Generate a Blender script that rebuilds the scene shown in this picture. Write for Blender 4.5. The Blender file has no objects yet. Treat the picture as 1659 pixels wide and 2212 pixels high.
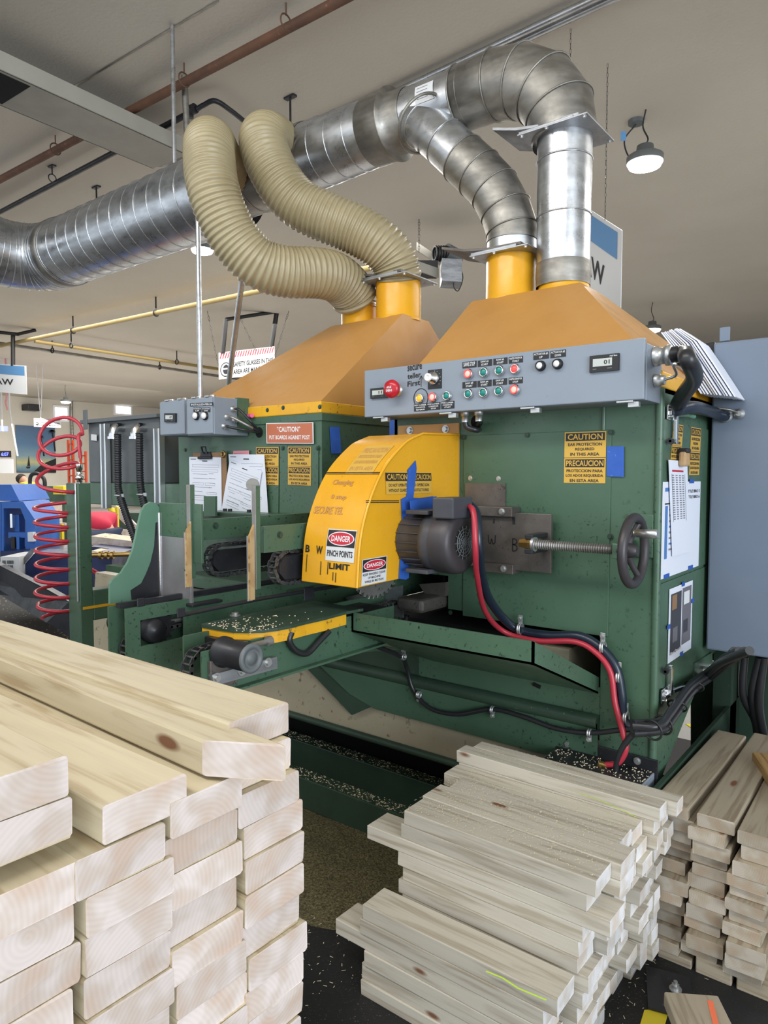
import bpy, bmesh, math, random
from mathutils import Vector as V, Matrix, noise as mnoise
random.seed(7)
rnd = random.uniform
C = bpy.context.scene.collection
# ---------------------------------------------------------------- camera
H = 1.30                                   # lens height above the floor
FPX, CX, CY = 1513.0, 829.5, 1106.0        # focal length and centre in 1659x2212 pixels
YAW, PITCH = math.radians(38.2), math.radians(3.1)
Fh = V((-math.sin(YAW), math.cos(YAW), 0)); Rt = V((math.cos(YAW), math.sin(YAW), 0))
Fw = Fh*math.cos(PITCH) - V((0,0,1))*math.sin(PITCH)
Up = V((0,0,1))*math.cos(PITCH) + Fh*math.sin(PITCH)
EYE = V((0,0,H))
cam = bpy.data.objects.new('camera', bpy.data.cameras.new('camera')); C.objects.link(cam)
cam.data.sensor_fit = 'HORIZONTAL'; cam.data.sensor_width = 36; cam.data.lens = 36*FPX/1659
cam.data.clip_start = .02; cam.data.clip_end = 200
cam.matrix_world = Matrix.Translation(EYE) @ Matrix((Rt, Up, -Fw)).transposed().to_4x4()
bpy.context.scene.camera = cam
# ---------------------------------------------------------------- light and exposure
sc = bpy.context.scene
sc.view_settings.view_transform = 'Standard'; sc.view_settings.look = 'None'
sc.view_settings.gamma = 1; sc.view_settings.use_curve_mapping = False
sc.view_settings.exposure = 0.40
try:
    sc.cycles.max_bounces = 8; sc.cycles.diffuse_bounces = 5; sc.cycles.glossy_bounces = 4
    sc.cycles.caustics_reflective = False; sc.cycles.caustics_refractive = False
    sc.cycles.use_denoising = True
except Exception: pass
w = bpy.data.worlds.new('world'); sc.world = w; w.use_nodes = True
w.node_tree.nodes['Background'].inputs[0].default_value = (.82, .91, 1.0, 1)   # overcast daylight at the open dock side
w.node_tree.nodes['Background'].inputs[1].default_value = 1.0
def area(name, loc, aim, sx, sy, power, col):
    l = bpy.data.lights.new(name, 'AREA'); l.shape = 'RECTANGLE'; l.size = sx; l.size_y = sy
    l.energy = power; l.color = col
    o = bpy.data.objects.new(name, l); C.objects.link(o); o.location = loc
    o.rotation_euler = (V(aim)-V(loc)).to_track_quat('-Z', 'Y').to_euler(); return o
# daylight through the dock doors behind and to the right of the camera, and area lights for the ceiling lamps
area('dock_door_daylight', (6.0, -2.2, 2.0), (-1.2, 1.6, .9), 3.6, 3.2, 330, (.84, .92, 1))
area('ceiling_area_light', (-1.5, -1.2, 3.9), (-1.6, 1.4, 1.0), 5.0, .6, 90, (1, .97, .92))
area('ceiling_area_light', (-9, 7, 3.9), (-9, 7, 0), 9.0, 5.0, 520, (1, .97, .92))
area('ceiling_area_light', (-20, 10, 3.8), (-22, 10, 0), 8.0, 14.0, 1100, (1, .96, .90))  # no lamp of its own: added to brighten the far left wall
area('ceiling_area_light', (1.5, 7, 3.9), (1.0, 6.5, 0), 5.0, 4.0, 180, (1, .97, .92))
# ---------------------------------------------------------------- picture ray meets a plane of the place
def P(px, py, x=None, y=None, z=None, t=None):
    d = Fw + Rt*((px-CX)/FPX) - Up*((py-CY)/FPX)
    if x is not None: s = x/d.x
    elif y is not None: s = y/d.y
    elif z is not None: s = (z-H)/d.z
    else: s = t/d.dot(Fh)
    return EYE + d*s
K = .8387
YF = 2.36*K; YBK = 3.22                      # front and back of both saw cabinets
XAR, XAL, XBR, XBL = -.7076*K, -1.80*K, -2.22*K, -3.307*K
ZHB, ZHT = 1.535, 2.003                      # foot and top of the hoods
YP = 3.1*K                                   # the duct collars
ZC = 4.076                                   # ceiling
# ---------------------------------------------------------------- materials
MT = {}
def nmat(name):
    m = bpy.data.materials.new(name); m.use_nodes = True; MT[name] = m
    nt = m.node_tree; return m, nt, nt.nodes['Principled BSDF']
def noise_node(nt, scale, detail=4, rough=.6, coord='Object', vec=None, stretch=None):
    tc = nt.nodes.new('ShaderNodeTexCoord'); n = nt.nodes.new('ShaderNodeTexNoise')
    n.inputs['Scale'].default_value = scale; n.inputs['Detail'].default_value = detail; n.inputs['Roughness'].default_value = rough
    src = tc.outputs[coord]
    if stretch:
        mp = nt.nodes.new('ShaderNodeMapping'); mp.inputs['Scale'].default_value = stretch
        nt.links.new(src, mp.inputs[0]); src = mp.outputs[0]
    nt.links.new(src, n.inputs['Vector']); return n
def ramp(nt, src, stops):
    r = nt.nodes.new('ShaderNodeValToRGB'); nt.links.new(src, r.inputs[0])
    e = r.color_ramp.elements
    while len(e) < len(stops): e.new(.5)
    for i, (p, c) in enumerate(stops):
        e[i].position = p; e[i].color = (*c, 1) if len(c) == 3 else c
    return r
def mixc(nt, fac, a, b, mode='MIX'):
    m = nt.nodes.new('ShaderNodeMix'); m.data_type = 'RGBA'; m.blend_type = mode
    for sock, val in ((m.inputs[0], fac), (m.inputs[6], a), (m.inputs[7], b)):
        if hasattr(val, 'is_linked') or hasattr(val, 'links'): nt.links.new(val, sock)
        elif isinstance(val, (int, float)): sock.default_value = val
        else: sock.default_value = (*val, 1)
    return m.outputs[2]
def bump(nt, bs, src, strength, dist=.002):
    b = nt.nodes.new('ShaderNodeBump'); b.inputs['Strength'].default_value = strength; b.inputs['Distance'].default_value = dist
    nt.links.new(src, b.inputs['Height']); nt.links.new(b.outputs[0], bs.inputs['Normal'])
def plain(name, col, rough=.5, metal=0, emit=None, es=1, spec=.5, bumps=None):
    m, nt, b = nmat(name)
    b.inputs['Base Color'].default_value = (*col, 1); b.inputs['Roughness'].default_value = rough
    b.inputs['Metallic'].default_value = metal; b.inputs['Specular IOR Level'].default_value = spec
    if emit: b.inputs['Emission Color'].default_value = (*emit, 1); b.inputs['Emission Strength'].default_value = es
    if bumps: bump(nt, b, noise_node(nt, bumps[0]).outputs[0], bumps[1])
    return m
def paint(name, col, col2, rough=.4, spots=None, spot_scale=60, big=2.5, thr=.66, metal=0, bumpy=.15):
    """worn paint: a slow change of tone, dark flecks, uneven gloss"""
    m, nt, b = nmat(name)
    n1 = noise_node(nt, big, 5); c = ramp(nt, n1.outputs[0], [(.3, col2), (.7, col)]).outputs[0]
    if spots:
        n2 = noise_node(nt, spot_scale, 3, .7); f = ramp(nt, n2.outputs[0], [(thr, (0,0,0)), (thr+.05, (1,1,1))]).outputs[0]
        n3 = noise_node(nt, big*1.7, 3); g = ramp(nt, n3.outputs[0], [(.42, (0,0,0)), (.62, (1,1,1))]).outputs[0]
        fg = mixc(nt, 1.0, f, g, 'MULTIPLY'); c = mixc(nt, fg, c, spots)
    nt.links.new(c, b.inputs['Base Color'])
    n4 = noise_node(nt, 9, 5); r = ramp(nt, n4.outputs[0], [(.3, (rough-.1,)*3), (.7, (rough+.12,)*3)])
    nt.links.new(r.outputs[0], b.inputs['Roughness']); b.inputs['Metallic'].default_value = metal
    if bumpy: bump(nt, b, noise_node(nt, 120, 3).outputs[0], bumpy, .0008)
    return m
paint('green', (.074,.143,.090), (.050,.102,.064), .38, (.008,.02,.015), 75, 2.2, .60)
paint('green_dark', (.036,.070,.046), (.022,.043,.029), .45, (.30,.28,.2), 110, 3, .68)
paint('teal', (.13,.255,.18), (.095,.195,.135), .4, (.01,.03,.03), 60, 3, .65)
paint('orange', (.56,.29,.085), (.50,.245,.065), .42, (.20,.09,.02), 90, 1.4, .72)
paint('yellow', (.78,.40,.018), (.70,.33,.014), .28, (.08,.05,.02), 70, 3, .70)
paint('yellow_strip', (.80,.43,.02), (.68,.33,.015), .4, (.05,.04,.02), 50, 6, .6)
paint('grey', (.25,.29,.345), (.22,.255,.305), .42, (.06,.07,.09), 55, 2, .71)
paint('grey_dark', (.13,.145,.15), (.10,.11,.115), .5, (.05,.05,.06), 50, 2, .72)
paint('cabinet_grey', (.165,.205,.27), (.14,.175,.235), .45, (.05,.06,.08), 45, 1.2, .74)
paint('steel', (.40,.39,.38), (.26,.24,.22), .38, (.10,.06,.04), 30, 6, .6, metal=.75)
paint('dirty_steel', (.19,.17,.155), (.09,.08,.072), .45, (.05,.042,.036), 90, 7, .60, metal=.5)
paint('chain_steel', (.16,.16,.165), (.07,.07,.075), .38, (.03,.03,.03), 60, 9, .6, metal=.7)
paint('black_steel', (.035,.036,.042), (.018,.018,.022), .42, (.10,.10,.11), 60, 8, .66, metal=.3)
paint('motor_grey', (.066,.070,.084), (.042,.045,.055), .42, (.25,.25,.25), 160, 7, .70)
paint('ochre', (.33,.245,.09), (.28,.20,.07), .5)
paint('bare_steel', (.46,.44,.47), (.30,.28,.29), .36, (.12,.10,.10), 25, 5, .66, metal=.6)
paint('rust', (.15,.068,.036), (.08,.04,.025), .7, (.24,.10,.05), 40, 5, .6)
paint('cream', (.42,.37,.26), (.33,.28,.19), .55, (.16,.12,.08), 25, 2.5, .6)
paint('tray_beige', (.36,.345,.30), (.31,.295,.255), .6)
paint('navy', (.014,.026,.105), (.010,.018,.07), .4, (.06,.07,.1), 40, 2, .7)
paint('blue', (.03,.145,.52), (.022,.105,.40), .4, (.01,.03,.1), 30, 2, .68)
paint('blue_tape', (.03,.12,.50), (.02,.085,.38), .6, (.25,.35,.6), 60, 10, .66)
paint('cast_iron', (.065,.058,.062), (.045,.04,.044), .45, (.13,.12,.12), 130, 8, .66, metal=.3)
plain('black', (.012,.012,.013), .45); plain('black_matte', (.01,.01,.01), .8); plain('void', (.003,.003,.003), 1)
plain('rubber', (.018,.019,.022), .35); plain('rubber_blue', (.012,.02,.035), .3)
plain('red_hose', (.42,.03,.05), .35); plain('chrome', (.75,.75,.76), .18, 1); plain('alu', (.62,.64,.65), .35, .9)
plain('zinc', (.55,.56,.56), .4, .85, bumps=(90, .2)); plain('brass', (.45,.30,.10), .35, .9)
plain('white', (.80,.80,.82), .5); plain('paper', (.74,.77,.86), .7); plain('ink', (.02,.02,.025), .7); plain('ink_grey', (.22,.22,.26), .7)
plain('sign_white', (.66,.67,.68), .6); plain('sign_blue', (.10,.26,.50), .6); plain('sign_red', (.38,.03,.06), .6)
plain('caution_yellow', (.64,.385,.06), .5); plain('caution_black', (.02,.016,.02), .5)
plain('danger_red', (.55,.02,.04), .45); plain('caution_orange', (.50,.15,.075), .5); plain('pink', (.75,.32,.36), .6)
plain('hot_pink', (.8,.12,.28), .5); plain('paper_blue', (.07,.2,.5), .6); plain('photo_dark', (.05,.05,.06), .5); plain('photo_mid', (.16,.15,.17), .5)
plain('marker', (.012,.012,.014), .6); plain('red_button', (.45,.012,.025), .22); plain('teal_lens', (.01,.22,.19), .2)
plain('amber_lens', (.8,.33,.02), .2, emit=(1,.42,.02), es=.5); plain('red_lens', (.7,.05,.05), .25, emit=(1,.10,.09), es=.5)
plain('lit_lens', (.9,.3,.26), .3, emit=(1,.42,.34), es=.75); plain('white_lens', (.78,.78,.78), .3); plain('lcd', (.50,.53,.50), .2)
plain('lamp_glow', (1,1,1), .3, emit=(1,.98,.94), es=14); plain('lamp_body', (.12,.13,.13), .5); plain('window_glow', (1,1,1), .5, emit=(.93,.97,1), es=1.6)
plain('led_blue', (.02,.02,.3), .4, emit=(.1,.12,1), es=4); plain('orange_ladder', (.50,.06,.02), .5)
plain('shirt_red', (.55,.02,.06), .8, bumps=(25,.4)); plain('denim', (.035,.05,.10), .85, bumps=(60,.3)); plain('skin', (.52,.27,.18), .55); plain('hair', (.02,.015,.012), .7)
plain('hi_vis', (.75,.6,.03), .7); plain('yellow_post', (.72,.55,.02), .45); plain('chip', (.80,.70,.50), .8); plain('cork', (.48,.31,.16), .9, bumps=(200,.5))
plain('clip_wood', (.28,.16,.08), .6); plain('line_yellow', (.75,.60,.03), .6); plain('zip', (.015,.015,.016), .4); plain('neon', (.55,.85,.05), .5); plain('orange_mark', (.85,.18,.08), .6)
plain('cone', (.7,.3,.02), .6); plain('foam', (.70,.72,.74), .8)
# galvanised sheet: streaky spangle, dust on the upper side is dull
def galv(name, base, dull, rough=.27, amt=.5):
    m, nt, b = nmat(name)
    n1 = noise_node(nt, 5, 5, .6, stretch=(1,1,4)); c = ramp(nt, n1.outputs[0], [(.35, dull), (.65, base)]).outputs[0]
    nt.links.new(c, b.inputs['Base Color']); b.inputs['Metallic'].default_value = .92
    n2 = noise_node(nt, 11, 6, .7); r = ramp(nt, n2.outputs[0], [(.3, (rough-.08,)*3), (.7, (rough+amt*.4,)*3)])
    nt.links.new(r.outputs[0], b.inputs['Roughness'])
    bump(nt, b, noise_node(nt, 30, 3).outputs[0], .12, .002)
galv('galv', (.60,.62,.64), (.42,.43,.45))
galv('galv_dull', (.36,.345,.315), (.22,.21,.19), .42, .6)
galv('plate_steel', (.42,.44,.47), (.24,.25,.27), .40, .5)
# ribbed flexible hose
m, nt, b = nmat('hose_tan')
n = noise_node(nt, 3.0, 4); nt.links.new(ramp(nt, n.outputs[0], [(.3, (.27,.22,.12)), (.7, (.41,.35,.22))]).outputs[0], b.inputs['Base Color'])
b.inputs['Roughness'].default_value = .38; b.inputs['Subsurface Weight'].default_value = .0
# softwood: grain along the board's own X, pale cut ends, knots
def wood(name, pale, dark, endc, rough=.6):
    m, nt, b = nmat(name); L = nt.links
    tc = nt.nodes.new('ShaderNodeTexCoord'); oi = nt.nodes.new('ShaderNodeObjectInfo')
    ad = nt.nodes.new('ShaderNodeVectorMath'); ad.operation = 'ADD'
    cb = nt.nodes.new('ShaderNodeCombineXYZ'); mu = nt.nodes.new('ShaderNodeMath'); mu.operation = 'MULTIPLY'; mu.inputs[1].default_value = 37
    L.new(oi.outputs['Random'], mu.inputs[0])
    for k in range(3): L.new(mu.outputs[0], cb.inputs[k])
    L.new(tc.outputs['Object'], ad.inputs[0]); L.new(cb.outputs[0], ad.inputs[1])
    mp = nt.nodes.new('ShaderNodeMapping'); mp.inputs['Scale'].default_value = (1.6, 26, 26); L.new(ad.outputs[0], mp.inputs[0])
    n1 = nt.nodes.new('ShaderNodeTexNoise'); n1.inputs['Scale'].default_value = 2.2; n1.inputs['Detail'].default_value = 5; n1.inputs['Distortion'].default_value = .6; L.new(mp.outputs[0], n1.inputs['Vector'])
    side = ramp(nt, n1.outputs[0], [(.36, dark), (.50, pale), (.72, tuple(min(1, c*1.08) for c in pale))]).outputs[0]
    # knots
    mk = nt.nodes.new('ShaderNodeMapping'); mk.inputs['Scale'].default_value = (3.2, 9, 9); L.new(ad.outputs[0], mk.inputs[0])
    vo = nt.nodes.new('ShaderNodeTexVoronoi'); vo.inputs['Scale'].default_value = 1.3; L.new(mk.outputs[0], vo.inputs['Vector'])
    kf = ramp(nt, vo.outputs['Distance'], [(.07, (1,1,1)), (.12, (.0,.0,.0))]).outputs[0]
    side = mixc(nt, kf, side, (.20,.09,.045))
    # end grain: rings round a pith outside the piece
    fr = nt.nodes.new('ShaderNodeMath'); fr.operation = 'FRACT'; L.new(mu.outputs[0], fr.inputs[0])
    oy = nt.nodes.new('ShaderNodeMath'); oy.operation = 'MULTIPLY_ADD'; oy.inputs[1].default_value = .22; oy.inputs[2].default_value = -.11; L.new(oi.outputs['Random'], oy.inputs[0])
    oz = nt.nodes.new('ShaderNodeMath'); oz.operation = 'MULTIPLY_ADD'; oz.inputs[1].default_value = .16; oz.inputs[2].default_value = -.10; L.new(fr.outputs[0], oz.inputs[0])
    c3 = nt.nodes.new('ShaderNodeCombineXYZ'); L.new(oy.outputs[0], c3.inputs[1]); L.new(oz.outputs[0], c3.inputs[2])
    a3 = nt.nodes.new('ShaderNodeVectorMath'); a3.operation = 'ADD'; L.new(tc.outputs['Object'], a3.inputs[0]); L.new(c3.outputs[0], a3.inputs[1])
    me = nt.nodes.new('ShaderNodeMapping'); me.inputs['Scale'].default_value = (.001, 1, 1); L.new(a3.outputs[0], me.inputs[0])
    wv = nt.nodes.new('ShaderNodeTexWave'); wv.wave_type = 'RINGS'; wv.rings_direction = 'X'; wv.inputs['Scale'].default_value = 60; wv.inputs['Distortion'].default_value = 1.2; wv.inputs['Detail'].default_value = 3; wv.inputs['Detail Scale'].default_value = .6
    L.new(me.outputs[0], wv.inputs['Vector'])
    n3 = nt.nodes.new('ShaderNodeTexNoise'); n3.inputs['Scale'].default_value = 22; n3.inputs['Detail'].default_value = 2; L.new(ad.outputs[0], n3.inputs['Vector'])
    e0 = ramp(nt, n3.outputs[0], [(.36, (endc[0]*.88, endc[1]*.78, endc[2]*.70)), (.50, tuple(c*.94 for c in endc)), (.60, (endc[0]*1.1, endc[1]*1.14, endc[2]*1.22))]).outputs[0]
    e1 = mixc(nt, .22, e0, ramp(nt, wv.outputs[0], [(.0, tuple(c*.72 for c in endc)), (1, endc)]).outputs[0])
    ge = nt.nodes.new('ShaderNodeNewGeometry'); vt = nt.nodes.new('ShaderNodeVectorTransform'); vt.vector_type = 'NORMAL'; vt.convert_from = 'WORLD'; vt.convert_to = 'OBJECT'
    L.new(ge.outputs['True Normal'], vt.inputs[0]); sx = nt.nodes.new('ShaderNodeSeparateXYZ'); L.new(vt.outputs[0], sx.inputs[0])
    ab = nt.nodes.new('ShaderNodeMath'); ab.operation = 'ABSOLUTE'; L.new(sx.outputs[0], ab.inputs[0])
    gt = nt.nodes.new('ShaderNodeMath'); gt.operation = 'GREATER_THAN'; gt.inputs[1].default_value = .45; L.new(ab.outputs[0], gt.inputs[0])
    c = mixc(nt, gt.outputs[0], side, e1)
    hs = nt.nodes.new('ShaderNodeHueSaturation'); mr = nt.nodes.new('ShaderNodeMapRange'); mr.inputs[3].default_value = .84; mr.inputs[4].default_value = 1.08
    L.new(oi.outputs['Random'], mr.inputs[0]); L.new(mr.outputs[0], hs.inputs['Value']); L.new(c, hs.inputs['Color']); L.new(hs.outputs[0], b.inputs['Base Color'])
    b.inputs['Roughness'].default_value = rough; bump(nt, b, n1.outputs[0], .25, .0012)
wood('wood_left', (.60,.52,.36), (.46,.36,.22), (.64,.54,.475))
wood('wood_cut', (.56,.52,.44), (.42,.37,.29), (.76,.72,.68))
wood('wood_scrap', (.40,.34,.25), (.28,.22,.15), (.42,.36,.28))
wood('wood_old', (.42,.26,.10), (.25,.14,.05), (.45,.30,.14))
# ceiling, floor, walls
m, nt, b = nmat('ceiling_plaster')
n = noise_node(nt, .5, 6, .55); nt.links.new(ramp(nt, n.outputs[0], [(.3, (.52,.475,.405)), (.7, (.585,.54,.465))]).outputs[0], b.inputs['Base Color'])
b.inputs['Roughness'].default_value = .85; bump(nt, b, noise_node(nt, 35, 5).outputs[0], .25, .01)
m, nt, b = nmat('concrete')
n = noise_node(nt, 1.2, 6); nt.links.new(ramp(nt, n.outputs[0], [(.3, (.30,.29,.28)), (.7, (.42,.41,.40))]).outputs[0], b.inputs['Base Color']); b.inputs['Roughness'].default_value = .6
m, nt, b = nmat('black_mat')
n = noise_node(nt, 260, 2); sp = ramp(nt, n.outputs[0], [(.66, (.012,.012,.013)), (.72, (.30,.26,.17))]).outputs[0]
n2 = noise_node(nt, 1.6, 4); sp2 = mixc(nt, ramp(nt, n2.outputs[0], [(.45, (0,0,0)), (.7, (1,1,1))]).outputs[0], (.011,.011,.012), sp)
nt.links.new(sp2, b.inputs['Base Color']); b.inputs['Roughness'].default_value = .7; bump(nt, b, noise_node(nt, 80, 4).outputs[0], .4, .003)
m, nt, b = nmat('sawdust')
n = noise_node(nt, 140, 5, .8); nt.links.new(ramp(nt, n.outputs[0], [(.4, (.035,.03,.014)), (.62, (.22,.19,.09))]).outputs[0], b.inputs['Base Color'])
b.inputs['Roughness'].default_value = .95; bump(nt, b, noise_node(nt, 90, 5).outputs[0], .9, .01)
m, nt, b = nmat('wall_paint')
n = noise_node(nt, .6, 4); nt.links.new(ramp(nt, n.outputs[0], [(.3, (.52,.48,.41)), (.7, (.60,.56,.48))]).outputs[0], b.inputs['Base Color']); b.inputs['Roughness'].default_value = .8
# painted sea picture on the far wall
m, nt, b = nmat('mural_paint')
tc = nt.nodes.new('ShaderNodeTexCoord'); sx = nt.nodes.new('ShaderNodeSeparateXYZ'); nt.links.new(tc.outputs['Generated'], sx.inputs[0])
nn = noise_node(nt, 2, 5); ma = nt.nodes.new('ShaderNodeMath'); ma.operation = 'MULTIPLY_ADD'; ma.inputs[1].default_value = .16; ma.inputs[2].default_value = -.08; nt.links.new(nn.outputs[0], ma.inputs[0])
mb_ = nt.nodes.new('ShaderNodeMath'); nt.links.new(sx.outputs[2], mb_.inputs[0]); nt.links.new(ma.outputs[0], mb_.inputs[1])
nt.links.new(ramp(nt, mb_.outputs[0], [(0, (.03,.07,.13)), (.12, (.15,.25,.28)), (.22, (.42,.38,.16)), (.34, (.16,.25,.30)), (.6, (.07,.15,.26)), (1, (.06,.11,.20))]).outputs[0], b.inputs['Base Color'])
# ---------------------------------------------------------------- mesh building
TXT = {}
def text_tris(s):
    if s not in TXT:
        cu = bpy.data.curves.new('t', 'FONT'); cu.body = s; cu.size = 1; cu.offset = .022; cu.resolution_u = 2; cu.align_x = 'LEFT'
        o = bpy.data.objects.new('t', cu); me = bpy.data.meshes.new_from_object(o)
        vs = [v.co.copy() for v in me.vertices]; fs = [list(p.vertices) for p in me.polygons]
        bpy.data.objects.remove(o); bpy.data.curves.remove(cu); bpy.data.meshes.remove(me)
        x0 = min(v.x for v in vs); x1 = max(v.x for v in vs); y0 = min(v.y for v in vs); y1 = max(v.y for v in vs)
        TXT[s] = ([((v.x-x0)/(x1-x0), (v.y-y0)/max(y1-y0, 1e-6)) for v in vs], fs)
    return TXT[s]
class MB:
    def __init__(s, mat='steel'): s.v = []; s.f = []; s.m = []; s.sm = []; s.names = []; s.mat(mat)
    def mat(s, name):
        if name not in s.names: s.names.append(name)
        s.k = s.names.index(name); return s
    def add(s, vs, fs, smooth=False):
        o = len(s.v); s.v += [V(v) for v in vs]
        for f in fs: s.f.append([i+o for i in f]); s.m.append(s.k); s.sm.append(smooth)
        return s
    def quad(s, a, b, c, d): return s.add([a,b,c,d], [(0,1,2,3)])
    def boxv(s, o, a, b, c):
        o, a, b, c = V(o), V(a), V(b), V(c)
        vs = [o, o+a, o+a+b, o+b, o+c, o+a+c, o+a+b+c, o+b+c]
        return s.add(vs, [(0,3,2,1),(4,5,6,7),(0,1,5,4),(1,2,6,5),(2,3,7,6),(3,0,4,7)])
    def box(s, x0, x1, y0, y1, z0, z1, bev=0):
        if bev <= 0: return s.boxv((x0,y0,z0), (x1-x0,0,0), (0,y1-y0,0), (0,0,z1-z0))
        bm = bmesh.new(); bmesh.ops.create_cube(bm, size=1)
        for v in bm.verts: v.co = V(((x0+x1)/2+v.co.x*(x1-x0), (y0+y1)/2+v.co.y*(y1-y0), (z0+z1)/2+v.co.z*(z1-z0)))
        bmesh.ops.bevel(bm, geom=bm.edges[:], offset=bev, segments=2, profile=.5, affect='EDGES')
        bm.verts.index_update(); s.add([v.co.copy() for v in bm.verts], [[v.index for v in f.verts] for f in bm.faces]); bm.free(); return s
    def prism(s, pts, d, caps=True):
        """polygon pts (3D, planar) pushed along d"""
        n = len(pts); pts = [V(p) for p in pts]; d = V(d)
        fs = [(i, (i+1)%n, (i+1)%n+n, i+n) for i in range(n)]
        if caps: fs += [tuple(range(n-1, -1, -1)), tuple(range(n, 2*n))]
        return s.add(pts+[p+d for p in pts], fs)
    def ring(s, c, ax, r, n, u=None):
        ax = V(ax).normalized(); u = V(u) if u else ax.orthogonal().normalized(); u = (u-ax*u.dot(ax)).normalized(); w_ = ax.cross(u)
        return [V(c)+u*(r*math.cos(2*math.pi*i/n))+w_*(r*math.sin(2*math.pi*i/n)) for i in range(n)]
    def tube(s, pts, r, n=12, caps=True, smooth=True):
        pts = [V(p) for p in pts]; N = len(pts)
        rs = r if isinstance(r, (list, tuple)) else [r]*N
        tg = [((pts[min(i+1,N-1)]-pts[max(i-1,0)]).normalized()) for i in range(N)]
        u = tg[0].orthogonal().normalized(); vs = []
        for i in range(N):
            u = (u-tg[i]*u.dot(tg[i])).normalized(); w_ = tg[i].cross(u)
            vs += [pts[i]+u*(rs[i]*math.cos(2*math.pi*k/n))+w_*(rs[i]*math.sin(2*math.pi*k/n)) for k in range(n)]
        fs = [(i*n+k, i*n+(k+1)%n, (i+1)*n+(k+1)%n, (i+1)*n+k) for i in range(N-1) for k in range(n)]
        s.add(vs, fs, smooth)
        if caps: s.add(vs[:n], [tuple(range(n-1,-1,-1))]); s.add(vs[-n:], [tuple(range(n))])
        return s
    def cyl(s, a, b, r, n=20, r2=None): return s.tube([a, b], [r, r if r2 is None else r2], n)
    def lathe(s, o, ax, prof, n=32, smooth=True, caps=True):
        """prof: (distance along ax, radius)"""
        ax = V(ax).normalized(); vs = []
        for (d, r) in prof: vs += s.ring(V(o)+ax*d, ax, max(r, 1e-5), n)
        N = len(prof); fs = [(i*n+k, i*n+(k+1)%n, (i+1)*n+(k+1)%n, (i+1)*n+k) for i in range(N-1) for k in range(n)]
        s.add(vs, fs, smooth)
        if caps: s.add(vs[:n], [tuple(range(n-1,-1,-1))]); s.add(vs[-n:], [tuple(range(n))])
        return s
    def torus(s, c, ax, R, r, n=36, m=10):
        ax = V(ax).normalized(); vs = []; u = ax.orthogonal().normalized(); w_ = ax.cross(u)
        for i in range(n):
            a = 2*math.pi*i/n; dr = u*math.cos(a)+w_*math.sin(a)
            for k in range(m):
                b_ = 2*math.pi*k/m; vs.append(V(c)+dr*(R+r*math.cos(b_))+ax*(r*math.sin(b_)))
        return s.add(vs, [(i*m+k, i*m+(k+1)%m, ((i+1)%n)*m+(k+1)%m, ((i+1)%n)*m+k) for i in range(n) for k in range(m)], True)
    def bolt(s, c, ax, r=.008, h=.006):
        ax = V(ax).normalized(); s.cyl(c, V(c)+ax*h*.35, r*1.5, 16); s.cyl(V(c)+ax*h*.35, V(c)+ax*h*1.3, r, 6); return s
    # flat marks laid on a mapped surface: f(a, b, lift) -> point, a right 0..1, b down 0..1
    def rect(s, f, a0, b0, a1, b1, mat, lift=.0006, nb=1):
        s.mat(mat)
        for i in range(nb):
            p, q = b0+(b1-b0)*i/nb, b0+(b1-b0)*(i+1)/nb
            s.quad(f(a0,q,lift), f(a1,q,lift), f(a1,p,lift), f(a0,p,lift))
        return s
    def text(s, f, t, a0, b0, a1, b1, mat, lift=.0011):
        s.mat(mat); vs, fs = text_tris(t)
        return s.add([f(a0+(a1-a0)*x, b1-(b1-b0)*y, lift) for x, y in vs], fs)
    def stroke(s, f, pts, w_, mat, lift=.0011, asp=1.0):
        """marker line through (a,b) points, width w_ in a units, asp = width/height of the frame"""
        s.mat(mat)
        for (a, b), (c, d) in zip(pts, pts[1:]):
            dx, dy = (c-a), (d-b)/asp; l = math.hypot(dx, dy) or 1; nx, ny = -dy/l*w_/2, dx/l*w_/2*asp
            s.quad(f(a-nx,b-ny,lift), f(c-nx,d-ny,lift), f(c+nx,d+ny,lift), f(a+nx,b+ny,lift))
        return s
    def build(s, name, parent=None, label=None, cat=None, group=None, kind=None, origin=None):
        me = bpy.data.meshes.new(name)
        if parent is not None:
            r = parent
            while r.parent: r = r.parent
            o = r.location.copy()
        elif origin is not None: o = V(origin)
        else:
            xs = [v.x for v in s.v]; ys = [v.y for v in s.v]; zs = [v.z for v in s.v]
            o = V(((min(xs)+max(xs))/2, (min(ys)+max(ys))/2, min(zs)))
        me.from_pydata([v-o for v in s.v], [], s.f)
        for n in s.names: me.materials.append(MT[n])
        me.polygons.foreach_set('material_index', s.m); me.polygons.foreach_set('use_smooth', s.sm)
        me.update(); 
        bm = bmesh.new(); bm.from_mesh(me); bmesh.ops.recalc_face_normals(bm, faces=bm.faces[:]) if not getattr(s, 'keep', False) else None; bm.to_mesh(me); bm.free()
        ob = bpy.data.objects.new(name, me); C.objects.link(ob)
        if parent is not None: ob.parent = parent
        else: ob.location = o
        tag(ob, label, cat, group, kind); return ob
def tag(o, label=None, cat=None, group=None, kind=None):
    for k, v in (('label', label), ('category', cat), ('group', group), ('kind', kind)):
        if v: o[k] = v
    return o
def thing(name, label, cat, loc, group=None):
    o = bpy.data.objects.new(name, None); C.objects.link(o); o.location = V(loc); o.empty_display_size = .05
    return tag(o, label, cat, group)
def plane_map(tl, tr, bl):
    tl, tr, bl = V(tl), V(tr), V(bl); U, W = tr-tl, bl-tl; n = U.cross(W).normalized()
    if n.dot(EYE-tl) < 0: n = -n
    f = lambda a, b, h: tl+U*a+W*b+n*h
    f.n = n; f.w = U.length; f.h = W.length; return f
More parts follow.
